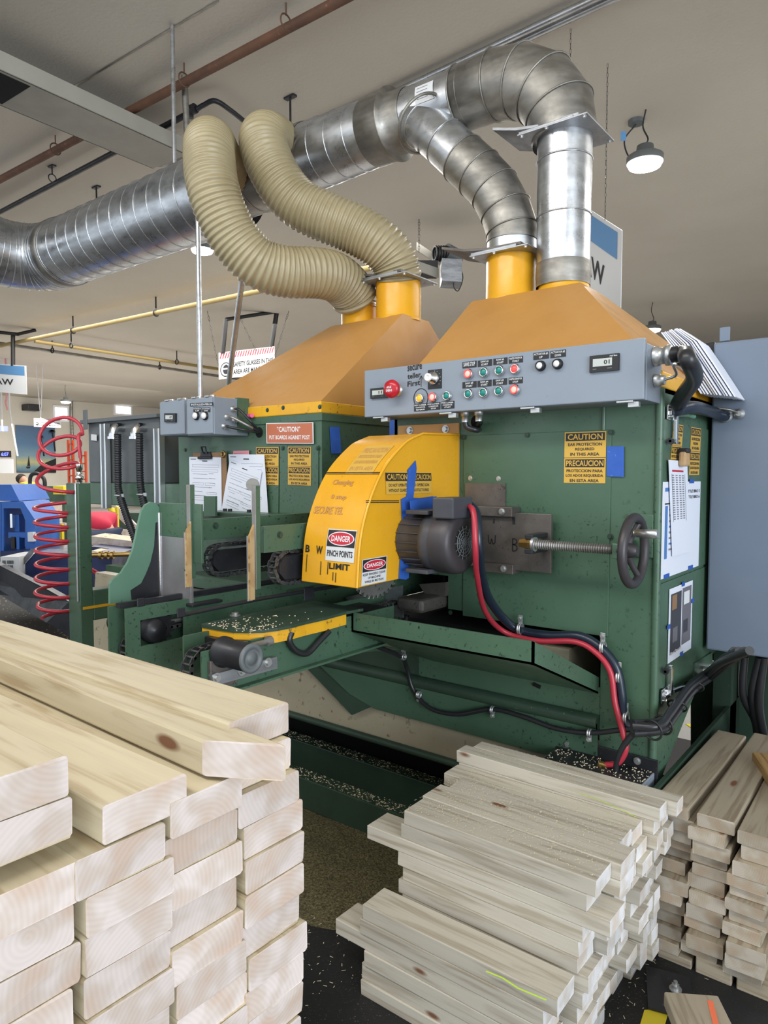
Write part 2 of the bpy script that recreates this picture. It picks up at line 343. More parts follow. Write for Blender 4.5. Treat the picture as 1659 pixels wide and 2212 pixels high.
def pmap(tl, tr, bl, **pl): return plane_map(P(*tl, **pl), P(*tr, **pl), P(*bl, **pl))
def sheet(b, f, mat, th=.0008, a0=0, b0=0, a1=1, b1=1):
    b.mat(mat); o = f(a0,b1,-.0002); b.boxv(o, f(a1,b1,-.0002)-o, f(a0,b0,-.0002)-o, f.n*th); return b
def spline(pts, n=8):
    """Catmull-Rom through pts"""
    pts = [V(p) for p in pts]; q = [pts[0]*2-pts[1]]+pts+[pts[-1]*2-pts[-2]]; out = []
    for i in range(1, len(q)-2):
        a, b, c, d = q[i-1:i+3]
        for k in range(n):
            t = k/n; out.append(.5*((2*b)+(c-a)*t+(2*a-5*b+4*c-d)*t*t+(3*b-a-3*c+d)*t**3))
    out.append(pts[-1]); return out
def resample(pts, step):
    out = [pts[0].copy()]; acc = 0; L = 0
    for a, b in zip(pts, pts[1:]):
        seg = (b-a).length; d = step-acc
        while d <= seg:
            out.append(a+(b-a)*(d/seg)); d += step
        acc = seg-(d-step)
    return out
WORD = ['topmost', 'second', 'third', 'fourth', 'fifth', 'sixth', 'seventh', 'eighth', 'ninth', 'tenth', 'eleventh', 'twelfth', 'thirteenth', 'fourteenth', 'fifteenth', 'sixteenth', 'seventeenth', 'eighteenth', 'nineteenth', 'twentieth', 'twenty-first', 'twenty-second', 'twenty-third']
def struct(b, name, **k): return b.build(name, kind='structure', **k)
# ================================================================ THE SETTING
struct(MB('concrete').box(-26, 9, -4, 32, -.2, 0), 'floor')
struct(MB('ceiling_plaster').box(-26, 9, -4, 32, ZC, ZC+.2), 'ceiling')
b = MB('wall_paint'); b.box(-26.3, -26, -4, 32, 0, ZC+.0); struct(b, 'wall_left')
b = MB('wall_paint'); b.box(-26.3, 9, 32, 32.3, 0, ZC); struct(b, 'wall_back')
def far_window(i, px0, px1, py0, py1):
    a, c = P(px0, py0, x=-25.98), P(px1, py1, x=-25.98)
    b = MB('white').box(-26, -25.94, a.y-.08, c.y+.08, c.z-.08, a.z+.08); b.mat('window_glow').box(-25.94, -25.93, a.y, c.y, c.z, a.z); struct(b, 'window_%d' % i)
far_window(1, 118, 144, 880, 907); far_window(2, 249, 281, 877, 895)
# ceiling seam lines
b = MB('galv_dull')
a, c = P(150, 190, z=ZC-.002), P(470, 0, z=ZC-.002); b.boxv(a, c-a, V((0,.012,0)), V((0,0,-.003)))
struct(b, 'trim_1')
# black working floor and markings
b = MB('black_mat'); b.box(-9.5, .35, -1.2, 3.55, 0, .006); b.build('floor_mat', label='black rubber working floor strewn with sawdust under the saw machine', cat='floor mat')
b = MB('line_yellow'); a, c = P(1659, 1500, z=0), P(1610, 1600, z=0); b.boxv(V((-.9,3.7,.0)), V((1.9,1.5,0)), V((-.08,.08,0)), V((0,0,.004)))
b.build('floor_line', label='yellow safety stripe painted on pale floor behind the machine', cat='floor marking')
# ================================================================ SAW CABINETS
def caution_pair(b, f, cut=None, nb=1):
    """two notices, one above the other"""
    a0 = 0 if cut is None else cut
    b.rect(f, a0,0, 1,1, 'caution_yellow', .0004, nb)
    for k, (h, ls) in enumerate((('CAUTION', ('EAR PROTECTION','REQUIRED','IN THIS AREA')), ('PRECAUCION', ('PROTECCION PARA','LOS ADOS REQUERIDA','EN ESTA AREA')))):
        o = .515*k
        b.rect(f, max(a0,.03),o+.02, .97,o+.175, 'caution_black', .0007, nb)
        if cut is None: b.text(f, h, .08 if k == 0 else .05,o+.04, .92 if k == 0 else .95,o+.155, 'caution_yellow')
        for i, l in enumerate(ls):
            w_ = min(.9, .058*len(l)); 
            if cut is None: b.text(f, l, .5-w_/2,o+.215+.095*i, .5+w_/2,o+.275+.095*i, 'caution_black')
        if k == 0: b.rect(f, a0,.5, 1,.508, 'caution_black', .0008)
def hood(root, xl, xr, tl, tr):
    yf, yb, y1, y2 = YF-.004, YBK+.004, 2.499, 2.70
    b = MB('orange')
    B = [V((xl,yf,ZHB+.045)), V((xr,yf,ZHB+.045)), V((xr,yb,ZHB+.045)), V((xl,yb,ZHB+.045))]
    T = [V((tl,y1,ZHT)), V((tr,y1,ZHT)), V((tr,y2,ZHT)), V((tl,y2,ZHT))]
    b.add(B+T, [(0,1,5,4),(1,2,6,5),(2,3,7,6),(3,0,4,7),(4,5,6,7),(3,2,1,0)])
    h = b.build('hood', root)
    s = MB('yellow_strip'); s.box(xl-.003, xr+.003, yf-.003, yb+.003, ZHB, ZHB+.045, .004); s.build('hood_band', h)
    return h
def collar(root, x, y, r, z1, ring=True, top=.0):
    b = MB('orange' if not ring else 'yellow'); b.lathe((x,y,ZHT-.01), (0,0,1), [(0,r+.004),(.015,r+.002),(.02,r),(z1-ZHT+.01,r)], 40)
    c = b.build('duct_collar', root)
    return c
# ---- right cabinet
A = thing('saw_cabinet', 'large green saw cabinet with the handwheel on its front, under the right-hand orange hood', 'machine', ((XAL+XAR)/2, (YF+YBK)/2, .0))
b = MB('green'); th = .012
xk = P(968,1300,y=YF).x; xp = P(1297,1464,y=YF).x; zb0 = .10
side = [V((XAR,YF,zb0)), V((XAR,YF+.03,zb0)), P(1425,1690,x=XAR), P(1532,1420,x=XAR), V((XAR,YBK,.70)), V((XAR,YBK,ZHB)), V((XAR,YF,ZHB))]
b.prism(side, (-th,0,0))
b.box(XAL, XAR, YF, YF+th, .957, ZHB); b.box(xk, XAR, YF, YF+th, .845, .957); b.box(xp, XAR-th, YF, YF+th, zb0, .845)
b.box(XAL, XAL+th, YF, YBK, .86, ZHB); b.box(XAL, XAR-th, YBK-th, YBK, .5, ZHB); b.box(XAL, XAR, YF, YBK, ZHB-th, ZHB)
b.cyl((XAR-.006,YF+.004,zb0), (XAR-.006,YF+.004,ZHB), .012, 12)           # folded corner
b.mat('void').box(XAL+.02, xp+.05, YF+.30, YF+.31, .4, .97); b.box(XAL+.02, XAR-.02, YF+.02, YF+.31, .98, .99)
b.build('housing', A)
# front cover plate with bolts and the seam
b = MB('green'); f = pmap((1000,941),(1324,926),(1000,1245), y=YF-.004)
z0, z1 = P(1003,1330,y=YF).z, P(1003,941,y=YF).z; x0, x1 = P(1003,941,y=YF).x, P(1322,930,y=YF).x
cp = MB('green'); cp.box(x0, x1, YF-.004, YF, z0, z1, .0015); cov = cp.build('cover_plate', A)
for (px,py) in ((1004,945),(1140,940),(1320,934),(1318,1159),(973,1323),(1016,1033),(1077,1034)):
    b = MB('green_dark' if px not in (1016,1077) else 'zinc'); b.bolt(P(px,py,y=YF-.004), (0,-1,0), .0055, .004); b.build('bolt', cov)
b = MB('green'); x = P(1305,850,y=YF).x; b.tube([(x,YF-.001,z1), (x,YF-.001,ZHB-.02)], .006, 8); b.build('weld_seam', A)
# stickers and blue tape
b = MB('paper'); f = pmap((1220,934),(1310,931),(1218,1043), y=YF-.0048); caution_pair(b, f); b.build('caution_sticker', A, 'yellow and black ear protection notice in English and Spanish on the front')
b = MB('blue_tape'); sheet(b, pmap((1311,964),(1348,964),(1311,1029), y=YF-.0055), 'blue_tape', .001); b.build('blue_tape', A)
b = MB('steel'); sheet(b, pmap((1006,1044),(1093,1044),(1006,1094), y=YF-.005), 'dirty_steel', .004); b.build('patch_plate', A)
# orange hanger plate above the guard
b = MB('orange'); sheet(b, pmap((862,920),(993,914),(862,1110), y=YF-.002), 'orange', .006)
hp = b.build('hanger_plate', A, 'orange plate bolted behind the yellow saw guard')
for (px,py) in ((886,930),(963,927)):
    b = MB('zinc'); b.bolt(P(px,py,y=YF-.008), (0,-1,0), .009, .008); b.build('bolt', hp)
# tray that catches the offcuts: outer lip, underside, end arm
yo = 1.55*1.0; x0, x1 = P(760,1313,y=yo).x, P(1153,1386,y=yo).x; zt = P(1153,1386,y=yo).z; zl = zt-.058
b = MB('green'); th = .006
b.prism([(x0,yo,zl),(x0,yo,zt),(x0,yo+th,zt),(x0,yo+th,zl)], (x1-x0,0,0))
q = P(1297,1464,y=YF); q2 = P(1297,1500,y=YF)
b.prism([(x0,yo,zl),(x0,YF,q2.z),(x0,YF,q2.z+th),(x0,yo,zl+th)], (x1-x0,0,0))
b.prism([V((x1,yo,zl)), V((x1,yo,zt)), V((x1,YF,q.z)), V((x1,YF,q2.z))], (-th,0,0))
b.prism([V((x0,yo,zl)), V((x0,yo,zt)), V((x0,YF,q.z+.06)), V((x0,YF,q2.z))], (th,0,0))
b.build('offcut_tray', A)
# skirt below the tray: upright web with slot, rounded ledge, leaning apron
xs = P(690,1440,y=YF).x
zlg = P(1295,1571,y=YF-.03).z; zlg = .575
b = MB('green'); b.box(xs+.0, xp, YF-.004, YF+.004, zlg, q2.z+.02); web = b.build('skirt_web', A)
b = MB('void'); c = P(1160,1481,y=YF-.005); b.tube([c+V((-.012,0,.003)), c+V((.012,0,-.003))], .006, 12); b.build('slot', web)
b = MB('green_dark'); b.tube([(xs,YF-.012,zlg), (xp,YF-.012,zlg)], .022, 16); b.build('skirt_ledge', A, 'sawdust covered ledge')
k = P(752,1526,y=YF-.02); b = MB('green')
b.prism([V((xs,YF-.03,zlg)), V((xp,YF-.03,zlg)), V((xp,YF-.005,.435)), V((k.x+.12,YF-.005,.435)), V((k.x,YF-.012,.47))], (0,.008,0)); b.build('skirt_apron', A)
# hood, collars
hA = hood(A, XAL, XAR, XAL, -1.252*K)
xA1, xA2 = -1.651*K, -1.372*K
collar(A, xA1, YP, .103, P(1100,560,y=YP).z); collar(A, xA2-.008, YP, .097, ZHT+.05)
# right side door with its seam, two toggle clamps, notices
b = MB('green'); dn = [P(1430,905,x=XAR), P(1532,930,x=XAR), P(1526,1216,x=XAR), P(1424,1256,x=XAR)]
b.prism(dn, (.005,0,0)); dr = b.build('side_door', A)
b = MB('green'); dn = [P(1424,1262,x=XAR), P(1526,1222,x=XAR), P(1521,1405,x=XAR), P(1494,1430,x=XAR), P(1494,1480,x=XAR), P(1417,1487,x=XAR)]
b.prism(dn, (.004,0,0)); dr2 = b.build('side_door', A)
X5 = XAR+.0055
b = MB('paper'); f = plane_map(P(1493,922,x=X5), P(1514.5,926,x=X5), P(1488,1026,x=X5)); caution_pair(b, f); b.build('caution_sticker', dr, 'yellow and black notice nearer the grey cabinet')
b = MB('paper'); f = plane_map(P(1454,915,x=X5), P(1476,919,x=X5), P(1447,1008,x=X5)); caution_pair(b, f); b.build('caution_sticker', dr, 'yellow and black notice behind the toggle clamp')
def clamp(px, py, up):
    """toggle clamp: foot, handle along Y, arm upright"""
    c = P(px, py, x=XAR+.006); b = MB('chrome')
    b.box(c.x, c.x+.004, c.y-.025, c.y+.03, c.z-.018, c.z+.022, .001)
    b.box(c.x+.004, c.x+.012, c.y-.02, c.y+.085, c.z-.006+.0, c.z+.006, .001)
    b.cyl((c.x,c.y-.01,c.z-.01), (c.x+.014,c.y-.01,c.z-.01), .006, 12); b.cyl((c.x,c.y+.02,c.z+.01), (c.x+.014,c.y+.02,c.z+.01), .006, 12)
    o = b.build('toggle_clamp', A, 'silver toggle clamp')
    s = 1 if up else -1
    b = MB('chrome'); b.box(c.x+.008, c.x+.018, c.y+.012, c.y+.028, c.z if up else c.z-.085, c.z+.085 if up else c.z, .001); b.build('clamp_arm', o)
    b = MB('rubber'); zz = c.z+s*.078; b.cyl((c.x+.012,c.y+.02,zz), (c.x+.012,c.y-.03,zz), .004, 10); b.cyl((c.x+.012,c.y-.03,zz), (c.x+.012,c.y-.018,zz), .009, 14); b.build('clamp_tip', o)
    b = MB('teal' if not up else 'chrome'); b.tube([(c.x+.008,c.y+.06,c.z), (c.x+.02,c.y+.10,c.z+.002), (c.x+.03,c.y+.135,c.z-.002)], .007, 10); b.build('clamp_handle', o)
clamp(1446, 893, False); clamp(1433, 1503, True)
# ---- left cabinet
Bc = thing('saw_cabinet', 'green saw cabinet carrying the clipboard and orange caution notice, under the left-hand orange hood', 'machine', ((XBL+XBR)/2, (YF+YBK)/2, .75))
b = MB('green'); b.box(XBL, XBR, YF, YBK, .78, ZHB-.03); b.box(XBL-.004, XBR+.006, YF-.006, YBK+.004, ZHB-.03, ZHB, .002)
b.build('housing', Bc)
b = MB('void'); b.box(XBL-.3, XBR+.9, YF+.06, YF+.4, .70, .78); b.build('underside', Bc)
b = MB('green'); f = pmap((606,962),(689,962),(606,1115), y=YF-.001); sheet(b, f, 'green', .004); d = b.build('cover_plate', Bc)
b = MB('green'); f = pmap((398,968),(604,964),(398,1130), y=YF-.001); sheet(b, f, 'green', .004); d = b.build('cover_plate', Bc)
for (px,py) in ((578,886),(612,881),(691,879),(686,968),(611,968),(400,972)):
    b = MB('green_dark'); b.bolt(P(px,py,y=YF-.006), (0,-1,0), .006, .004); b.build('bolt', Bc)
hood(Bc, XBL, XBR, -2.722*K, XBR)
xB1, xB2 = -2.616*K, -2.339*K
collar(Bc, xB2, YP, .103, P(860,612,y=YP).z); collar(Bc, xB1, YP, .088, P(770,664,y=YP).z)
b = MB('chrome'); z = P(770,660,y=YP).z; b.lathe((xB1,YP,z-.015), (0,0,1), [(0,.089),(.0,.094),(.022,.094),(.022,.089)], 40); b.torus((xB1,YP,z-.015), (0,0,1), .092, .004); b.build('hose_clamp', Bc, 'bright steel hose clamp')
# notices on the left cabinet
b = MB('paper'); f = pmap((575,914),(677,912),(576,958), y=YF-.008); sheet(b, f, 'sign_white', .001)
b.rect(f, .02,.04,.98,.96, 'caution_orange', .0016); b.text(f, '*CAUTION*', .24,.18,.74,.44, 'white', .002); b.text(f, 'PUT BOARDS AGAINST POST', .07,.60,.93,.80, 'white', .002)
b.build('caution_notice', Bc, 'orange notice: put boards against post')
b = MB('paper'); f = pmap((622,965),(672,965),(622,1047), y=YF-.006); caution_pair(b, f); b.build('caution_sticker', Bc, 'yellow notice left clear of the papers')
b = MB('paper'); f = pmap((553,966),(602,966),(553,1046), y=YF-.006); caution_pair(b, f); b.build('caution_sticker', Bc, 'yellow notice half covered by papers')
b = MB('hot_pink'); c = P(537,899,y=YF-.01); b.cyl(c, c+V((.035,-.012,0)), .009, 14); b.build('plug', Bc, 'pink plug')
# blue tape hanging on the right flank of the left cabinet
b = MB('blue_tape'); f = plane_map(P(712,922,x=XBR+.008), P(733,922,x=XBR+.008), P(716,980,x=XBR+.008)); sheet(b, f, 'blue_tape', .002); b.build('tape_strip', Bc, 'blue tape hanging on the flank')
b = MB('blue_tape'); f = pmap((842,908),(855,908),(842,945), y=YF+.1); sheet(b, f, 'blue_tape', .002); b.build('tape_strip', A, 'blue tape strip beside the orange plate')
# cream waste trough behind and under the saws, base rails, legs
T = thing('waste_trough', 'long dusty cream waste trough running under both green saw cabinets', 'trough', (-2.2, 2.2, .31))
b = MB('cream'); b.prism([(-3.62,1.995,.31),(-3.62,2.03,.76),(-3.62,2.5,.76),(-3.62,2.5,.31)], (2.75,0,0)); b.build('trough_pan', T)
b = MB('void'); b.box(-3.62, -.62, 2.3, 2.32, .006, .32); b.build('dark_backing', T); b = MB('green_dark'); b.tube([(-3.62,1.985,.315), (-.87,1.985,.315)], .014, 10); b.build('trough_lip', T)  # the void box is an added black sheet standing in for the dark under the trough
g = P(690,1437,y=YF-.006)
b = MB('green_dark'); b.prism([P(640,1420,y=1.975), P(905,1400,y=1.975), P(905,1482,y=1.975), P(760,1545,y=1.975)], (0,.012,0)); b.build('stained_panel', T, 'stained dark patch of the trough side')
for y, lab in ((1.88, 'nearer low green steel floor rail dusted with shavings below the saw'), (2.14, 'farther low green steel floor rail under the cream trough')):
    r = MB('green_dark'); r.box(-3.7, -.62, y, y+.07, .012, .13, .003); o = r.build('base_rail', label=lab, cat='rail')
random.seed(11)
b = MB('chip')
for i in range(2200):
    y = random.choice((1.885, 2.145)); c = V((rnd(-2.4,-.8), y+rnd(0,.06), .1305)); a = rnd(0,3.1); l = rnd(.001,.004)
    d = V((math.cos(a),math.sin(a),0))*l; e = V((-math.sin(a),math.cos(a),0))*.0009; b.add([c-d-e,c+d-e,c+d+e,c-d+e+V((0,0,.002))], [(0,1,2,3)])
b.build('wood_shavings', label='pale wood shavings lying along the low green floor rails', cat='shavings', kind='stuff')
# leg plates of the machine at the right
b = MB('green_dark'); b.prism([P(1492,1440,y=2.9),P(1594,1420,y=2.9),P(1594,1610,y=2.9),P(1492,1650,y=2.9)], (0,.02,0)); b.prism([(-.56,1.88,.30),(-.56,1.88,.455),(-.56,2.9,.455),(-.56,2.9,.30)], (-.012,0,0)); b.box(-.62,-.56,2.75,2.85,.0,.74)
b.box(-.60,-.30,3.05,3.12,.0,.78); b.build('side_rail', label='dark green side channel beside the foot of the right saw cabinet', cat='rail')
# ---- pilot box low on the front
J = thing('junction_box', 'low grey metal box heaped with sawdust at the foot of the saw cabinet', 'box', P(1300,1690,y=YF-.06))
j0, j1 = P(1203,1640,y=YF-.01).x, P(1392,1690,y=YF-.1).x; zj = .47
b = MB('grey'); b.box(j0, j1, YF-.115, YF-.012, zj-.14, zj-.001, .003); b.mat('black_steel').box(j0+.004, j1-.004, YF-.111, YF-.014, zj-.001, zj); b.box(j0-.005, j1+.008, YF-.012, YF-.006, zj-.15, zj+.035, .002); b.build('box_body', J)
for px,py in ((1225,1645),(1376,1672)):
    b = MB('zinc'); b.bolt(V((P(px,py,y=YF-.012).x, YF-.012, zj+.02)), (0,-1,0), .007, .005); b.build('bolt', J)
b = MB('chip')
for i in range(170):
    c = V((rnd(j0+.005,j1-.005), rnd(YF-.11,YF-.015), zj+.001)); a = rnd(0,3.1); l = rnd(.001,.0035)
    d = V((math.cos(a),math.sin(a),0))*l; e = V((-math.sin(a),math.cos(a),0))*.001; b.add([c-d-e,c+d-e,c+d+e+V((0,0,.002)),c-d+e], [(0,1,2,3)])
b.build('shavings', J, kind='stuff')
# ================================================================ CONTROL BOX
YC = 2.196*K; pc = lambda px, py: P(px, py, y=YC)
X0, X1 = pc(787,850).x, pc(1392,800).x; Z1 = (pc(787,803).z+pc(1392,726).z)/2; Z0 = (pc(787,905).z+pc(1392,858).z)/2
CB = thing('control_box', 'long grey push-button control box mounted across the front of the right saw cabinet', 'control panel', ((X0+X1)/2, YC+.06, Z0))
b = MB('grey'); b.box(X0, X1, YC, YC+.012, Z0, Z1, .003); b.build('lid', CB)
b = MB('grey'); b.box(X0+.002, X1+.002, YC+.013, YF-.001, Z0-.001, Z1-.012, .002); b.build('box_body', CB)
def cplate(px, py, wpx, hpx, lines, parent, name='legend_plate'):
    a = pc(px, py); k_ = (pc(px+wpx, py)-a).x; h_ = (a-pc(px, py+hpx)).z
    f = plane_map(a+V((0,-.0008,0)), a+V((k_,-.0008,0)), a+V((0,-.0008,-h_))); b = MB('black'); sheet(b, f, 'black', .0012)
    n = len(lines)
    for i, l in enumerate(lines):
        w_ = min(.92, .085*len(l)+.06); hh = .9/n; b.text(f, l, .5-w_/2, .07+hh*i+.04, .5+w_/2, .07+hh*(i+.78), 'sign_white', .0018)
    return b.build(name, parent)
def button(px, py, r, lens, label, h=.012, bez='chrome'):
    c = pc(px, py); b = MB(bez); b.lathe(c, (0,-1,0), [(0,r*1.25),(.004,r*1.25),(.008,r*1.12),(h,r*1.05),(h,r*.85),(h-.004,r*.85)], 28); o = b.build('button', CB, label)
    b = MB(lens); b.lathe(c+V((0,-h+.004,0)), (0,-1,0), [(-.002,r*.86),(.001,r*.86),(.004,r*.7),(.0055,r*.35),(.006,.0001)], 24)
    if lens == 'lit_lens': b.mat('red_lens').torus(c+V((0,-h,0)), (0,1,0), r*.88, r*.17, 28, 8)
    b.build('lens', o)
R = .0125
for px, py, ln, lb, tx in ((1014.2,808,'lit_lens','glowing red push button under SAWS STOP',('SAWS STOP',)), (1047.4,804.8,'teal_lens','green push button for saw 1',('SAW #1','START')), (1080.9,800.8,'teal_lens','green push button for saw 2',('SAW #2','START')), (1114.4,797.5,'red_lens','red push button for waste conveyor start',('WASTE-CONVEYOR','START')),
    (1014.2,851.3,'teal_lens','green push button for saw 5',('SAW #5','START')), (1046.6,848.4,'teal_lens','green push button for saw 4',('SAW #4','START')), (1080,845.2,'teal_lens','green push button for saw 3',('SAW #3','START')), (1114,842,'lit_lens','glowing red push button for waste conveyor stop',('WASTE-CONVEYOR','STOP'))):
    button(px, py, R, ln, lb); cplate(px-14.5, py-25.5, 30, 13.5, tx, CB)
for px, py, ln, lb, tx in ((909.2,860.5,'amber_lens','amber push button circled in marker',('REV LUMBER','CONVEYOR','REVERSE')), (937.5,858,'lit_lens','glowing red lumber conveyor stop button',('FWD LUMBER','CONVEYOR','STOP')), (967.8,855.3,'teal_lens','green lumber conveyor start button',('FWD LUMBER','CONVEYOR','START'))):
    button(px, py, R, ln, lb); cplate(px-14, py+12.5, 28, 16, tx, CB)
for px, py, tx in ((1169,790.7,('ACTUATOR #2','UP')), (1205.7,786.6,('ACTUATOR #2','DOWN'))):
    button(px, py, R*.95, 'white_lens', 'white push button', .014, 'black'); cplate(px-16, py-28, 33, 15, tx, CB)
# emergency stop
c = pc(858.8,842); b = MB('chrome'); b.lathe(c, (0,-1,0), [(0,.022),(.006,.022),(.008,.018),(.022,.018)], 28); es = b.build('emergency_stop', CB, 'red mushroom emergency stop button')
b = MB('red_button'); b.lathe(c+V((0,-.02,0)), (0,-1,0), [(0,.02),(.004,.028),(.012,.030),(.020,.027),(.024,.015),(.025,.0001)], 36)
f = plane_map(c+V((.012,-.0455,-.010)), c+V((-.012,-.0455,-.010)), c+V((.012,-.0455,.008))); b.text(f, 'EMERG', .0,.0,1,.4, 'white', .0006); b.text(f, 'STOP', .1,.6,.9,1, 'white', .0006); b.build('button_cap', es)
# selector with dial plate
cplate(925,799,28,36,(' .',), CB, 'dial_plate') if False else None
a = pc(925,800); f = plane_map(a, a+V((.052,0,0)), a+V((0,0,-.060))); b = MB('black'); sheet(b, f, 'black', .002)
for i in range(11):
    an = math.radians(-130+26*i); b.rect(f, .5+.42*math.sin(an)-.015, .5-.42*math.cos(an)-.015, .5+.42*math.sin(an)+.015, .5-.42*math.cos(an)+.015, 'sign_white', .0026)
b.build('dial_plate', CB)
c = pc(937.5,817.5); b = MB('chrome'); b.lathe(c, (0,-1,0), [(.0,.02),(.012,.019),(.014,.014),(.03,.013),(.032,.009)], 28); sk = b.build('selector_knob', CB, 'silver key selector'); b = MB('white'); b.lathe(c+V((0,-.031,0)), (0,-1,0), [(0,.0125),(.006,.0125),(.007,.007),(.003,.005)], 24); b.build('knob_face', sk)
def counter(box, name, f, parent, dig, brand=False):
    b = MB('black'); sheet(b, f, 'black', .008); o = b.build(name, parent, 'black digital counter')
    b = MB('lcd'); b.rect(f, .12,.22,.78,.68, 'lcd', .0085); b.text(f, dig, .50,.32,.70,.58, 'ink', .0088)
    b.rect(f, .12,.80,.25,.86, 'grey_dark', .0085); b.rect(f, .62,.80,.78,.86, 'grey_dark', .0085)
    if brand: b.text(f, 'red lion', .70,.06,.95,.16, 'sign_white', .0086)
    b.build('display', o)
counter(0, 'counter', plane_map(pc(803,840), pc(803,840)+V((.072,0,0)), pc(803,840)+V((0,0,-.034))), CB, '11')
aa = pc(1276,770); counter(0, 'counter', plane_map(aa, V((pc(1339,766).x, aa.y, aa.z)), aa-V((0,0,.044))), CB, '01', True)
# marker writing on the lid
a = pc(880,789); f = plane_map(a+V((0,-.0003,0)), pc(880,789)+V((.058,-.0003,.003)), a+V((0,-.0003,-.075))); b = MB('marker')
for i, (t_, w_) in enumerate((('secure', 1.0), ('teller', .92), ('First', .88))): b.text(f, t_, .02,.04+.33*i, w_,.27+.33*i, 'marker', .0006)
c = pc(909.2,860.5); g = plane_map(c+V((-.03,0,.075)), c+V((.03,0,.075)), c+V((-.03,0,-.045)))
pts = [(.5+.46*math.cos(i/26*2*math.pi), .62+.25*math.sin(i/26*2*math.pi)) for i in range(27)]
b.stroke(g, pts, .05, 'marker', .0006, .5); b.stroke(g, [(.52,.33),(.52,.04)], .035, 'marker', .0006, .5); b.stroke(g, [(.40,.13),(.52,.03),(.64,.13)], .035, 'marker', .0006, .5)
b.build('marker_writing', CB, 'handwriting: secure teller first, with an arrow and a ring')
# latches under the box, glands and flexible conduits
for px, py in ((818,907),(963,897),(1140,885),(1350,870)):
    c = pc(px,py); b = MB('zinc'); b.box(c.x-.022, c.x+.022, YC-.004, YC+.016, Z0-.006, Z0-.001, .001); b.box(c.x+.006, c.x+.034, YC+.004, YC+.020, Z0-.018, Z0-.004, .001); b.build('latch', CB)
for px, py in ((986,905),(1016,903)):
    x = pc(px,py).x; b = MB('zinc'); b.lathe((x,YC+.05,Z0), (0,0,-1), [(0,.014),(.012,.014),(.012,.011),(.03,.011)], 16); b.build('cable_gland', CB)
x = pc(986,905).x; xh = P(1035,912,y=YF).x
b = MB('void'); c = P(1030,911,y=YF-.0015); b.cyl(c, c+V((0,-.001,0)), .022, 24); b.build('cable_hole', A)
b = MB('rubber'); b.tube(spline([(x,YC+.05,Z0-.02),(x+.004,YC+.055,Z0-.045),(x+.03,YC+.07,Z0-.055),(xh,YF,Z0-.048)]), .009, 10); b.tube(spline([(x+.042,YC+.05,Z0-.02),(x+.048,YC+.06,Z0-.03),(xh-.005,YF,Z0-.034)]), .007, 10)
b.build('cable', CB)
c = V((X1+.003, YC+.07, P(1410,770,x=X1).z))
b = MB('zinc'); b.lathe(c, (1,0,0), [(0,.026),(.012,.026),(.014,.022),(.03,.022),(.03,.027),(.042,.027),(.044,.02)], 24); b.build('cable_gland', CB)
b = MB('zinc'); c2 = c+V((0,.01,-.062)); b.lathe(c2, (1,0,0), [(0,.018),(.012,.018),(.014,.013),(.025,.013)], 20); b.build('cable_gland', CB)
p = [c+V((.03,0,0)), c+V((.075,0,0)), P(1485,775,x=c.x+.12), P(1500,815,x=c.x+.11), P(1478,850,x=c.x+.06), P(1464,875,x=XAR+.03)]
b = MB('rubber'); b.tube(resample(spline(p), .004), .021, 16); b.build('flexible_conduit', label='thick black conduit looping out of the right end of the control box', cat='conduit')
b = MB('alu'); b.tube(spline([c2+V((.02,0,0)), c2+V((.05,.01,.012)), P(1455,787,x=c.x+.09), P(1478,790,x=c.x+.1)]), .004, 8); b.build('thin_cable', CB)
# ================================================================ SAW GUARD, BLADE, MOTOR
XG, XL = -1.475*K, -1.727*K
prof_px = [(993,939),(913,937),(885,950),(869,963),(841,995),(821,1027),(801,1075),(785,1130),(777,1178),(774,1218),(771,1270)]
prof = [P(px,py,x=XG) for px,py in prof_px]
G = thing('saw_guard', 'worn yellow saw guard with danger notices hanging over the circular blade', 'machine guard', (XG-.1, 1.7, prof[-1].z))
cut = [P(862,1250,x=XG), P(868,1130,x=XG), P(880,1085,x=XG), P(993,1075,x=XG)]
yb_ = YF-.010
def cl(p): return V((p.x, min(p.y, yb_), p.z))
b = MB('yellow'); b.prism([cl(p) for p in prof+cut], (-.003,0,0)); b.build('side_plate', G)
lv = [V((XL, cl(p).y, p.z)) for p in prof]; 
b = MB('yellow'); b.prism([V((XL,p.y,p.z)) for p in [cl(q_) for q_ in prof]]+[V((XL,yb_,prof[-1].z+.05))], (.003,0,0)); b.build('side_plate', G)
sp = [cl(p) for p in prof]; fine = spline([sp[0],sp[1]],4)[:-1]+spline(sp[1:],6)
def rimpt(a, s, lift=0):
    """a 0 (left) .. 1 (right) across, s 0 (back) .. 1 (front tip) along the rim"""
    L_ = [0]
    for p, q_ in zip(fine, fine[1:]): L_.append(L_[-1]+(q_-p).length)
    d = s*L_[-1]; i = max(0, min(len(fine)-2, next((j for j in range(len(fine)-1) if L_[j+1] >= d), len(fine)-2)))
    p = fine[i]+(fine[i+1]-fine[i])*((d-L_[i])/(L_[i+1]-L_[i])); tg_ = (fine[i+1]-fine[i]).normalized(); n_ = V((1,0,0)).cross(tg_).normalized()
    if n_.y > 0 and n_.z < .2: n_ = -n_
    if n_.z < -.3: n_ = -n_
    return V((XL+(XG-XL)*a, p.y, p.z))+n_*lift
b = MB('yellow'); vs = []; N = len(fine)
for p in fine: vs += [V((XL-.001,p.y,p.z)), V((XG+.001,p.y,p.z)), V((XG+.001,p.y+.002,p.z-.002)), V((XL-.001,p.y+.002,p.z-.002))]
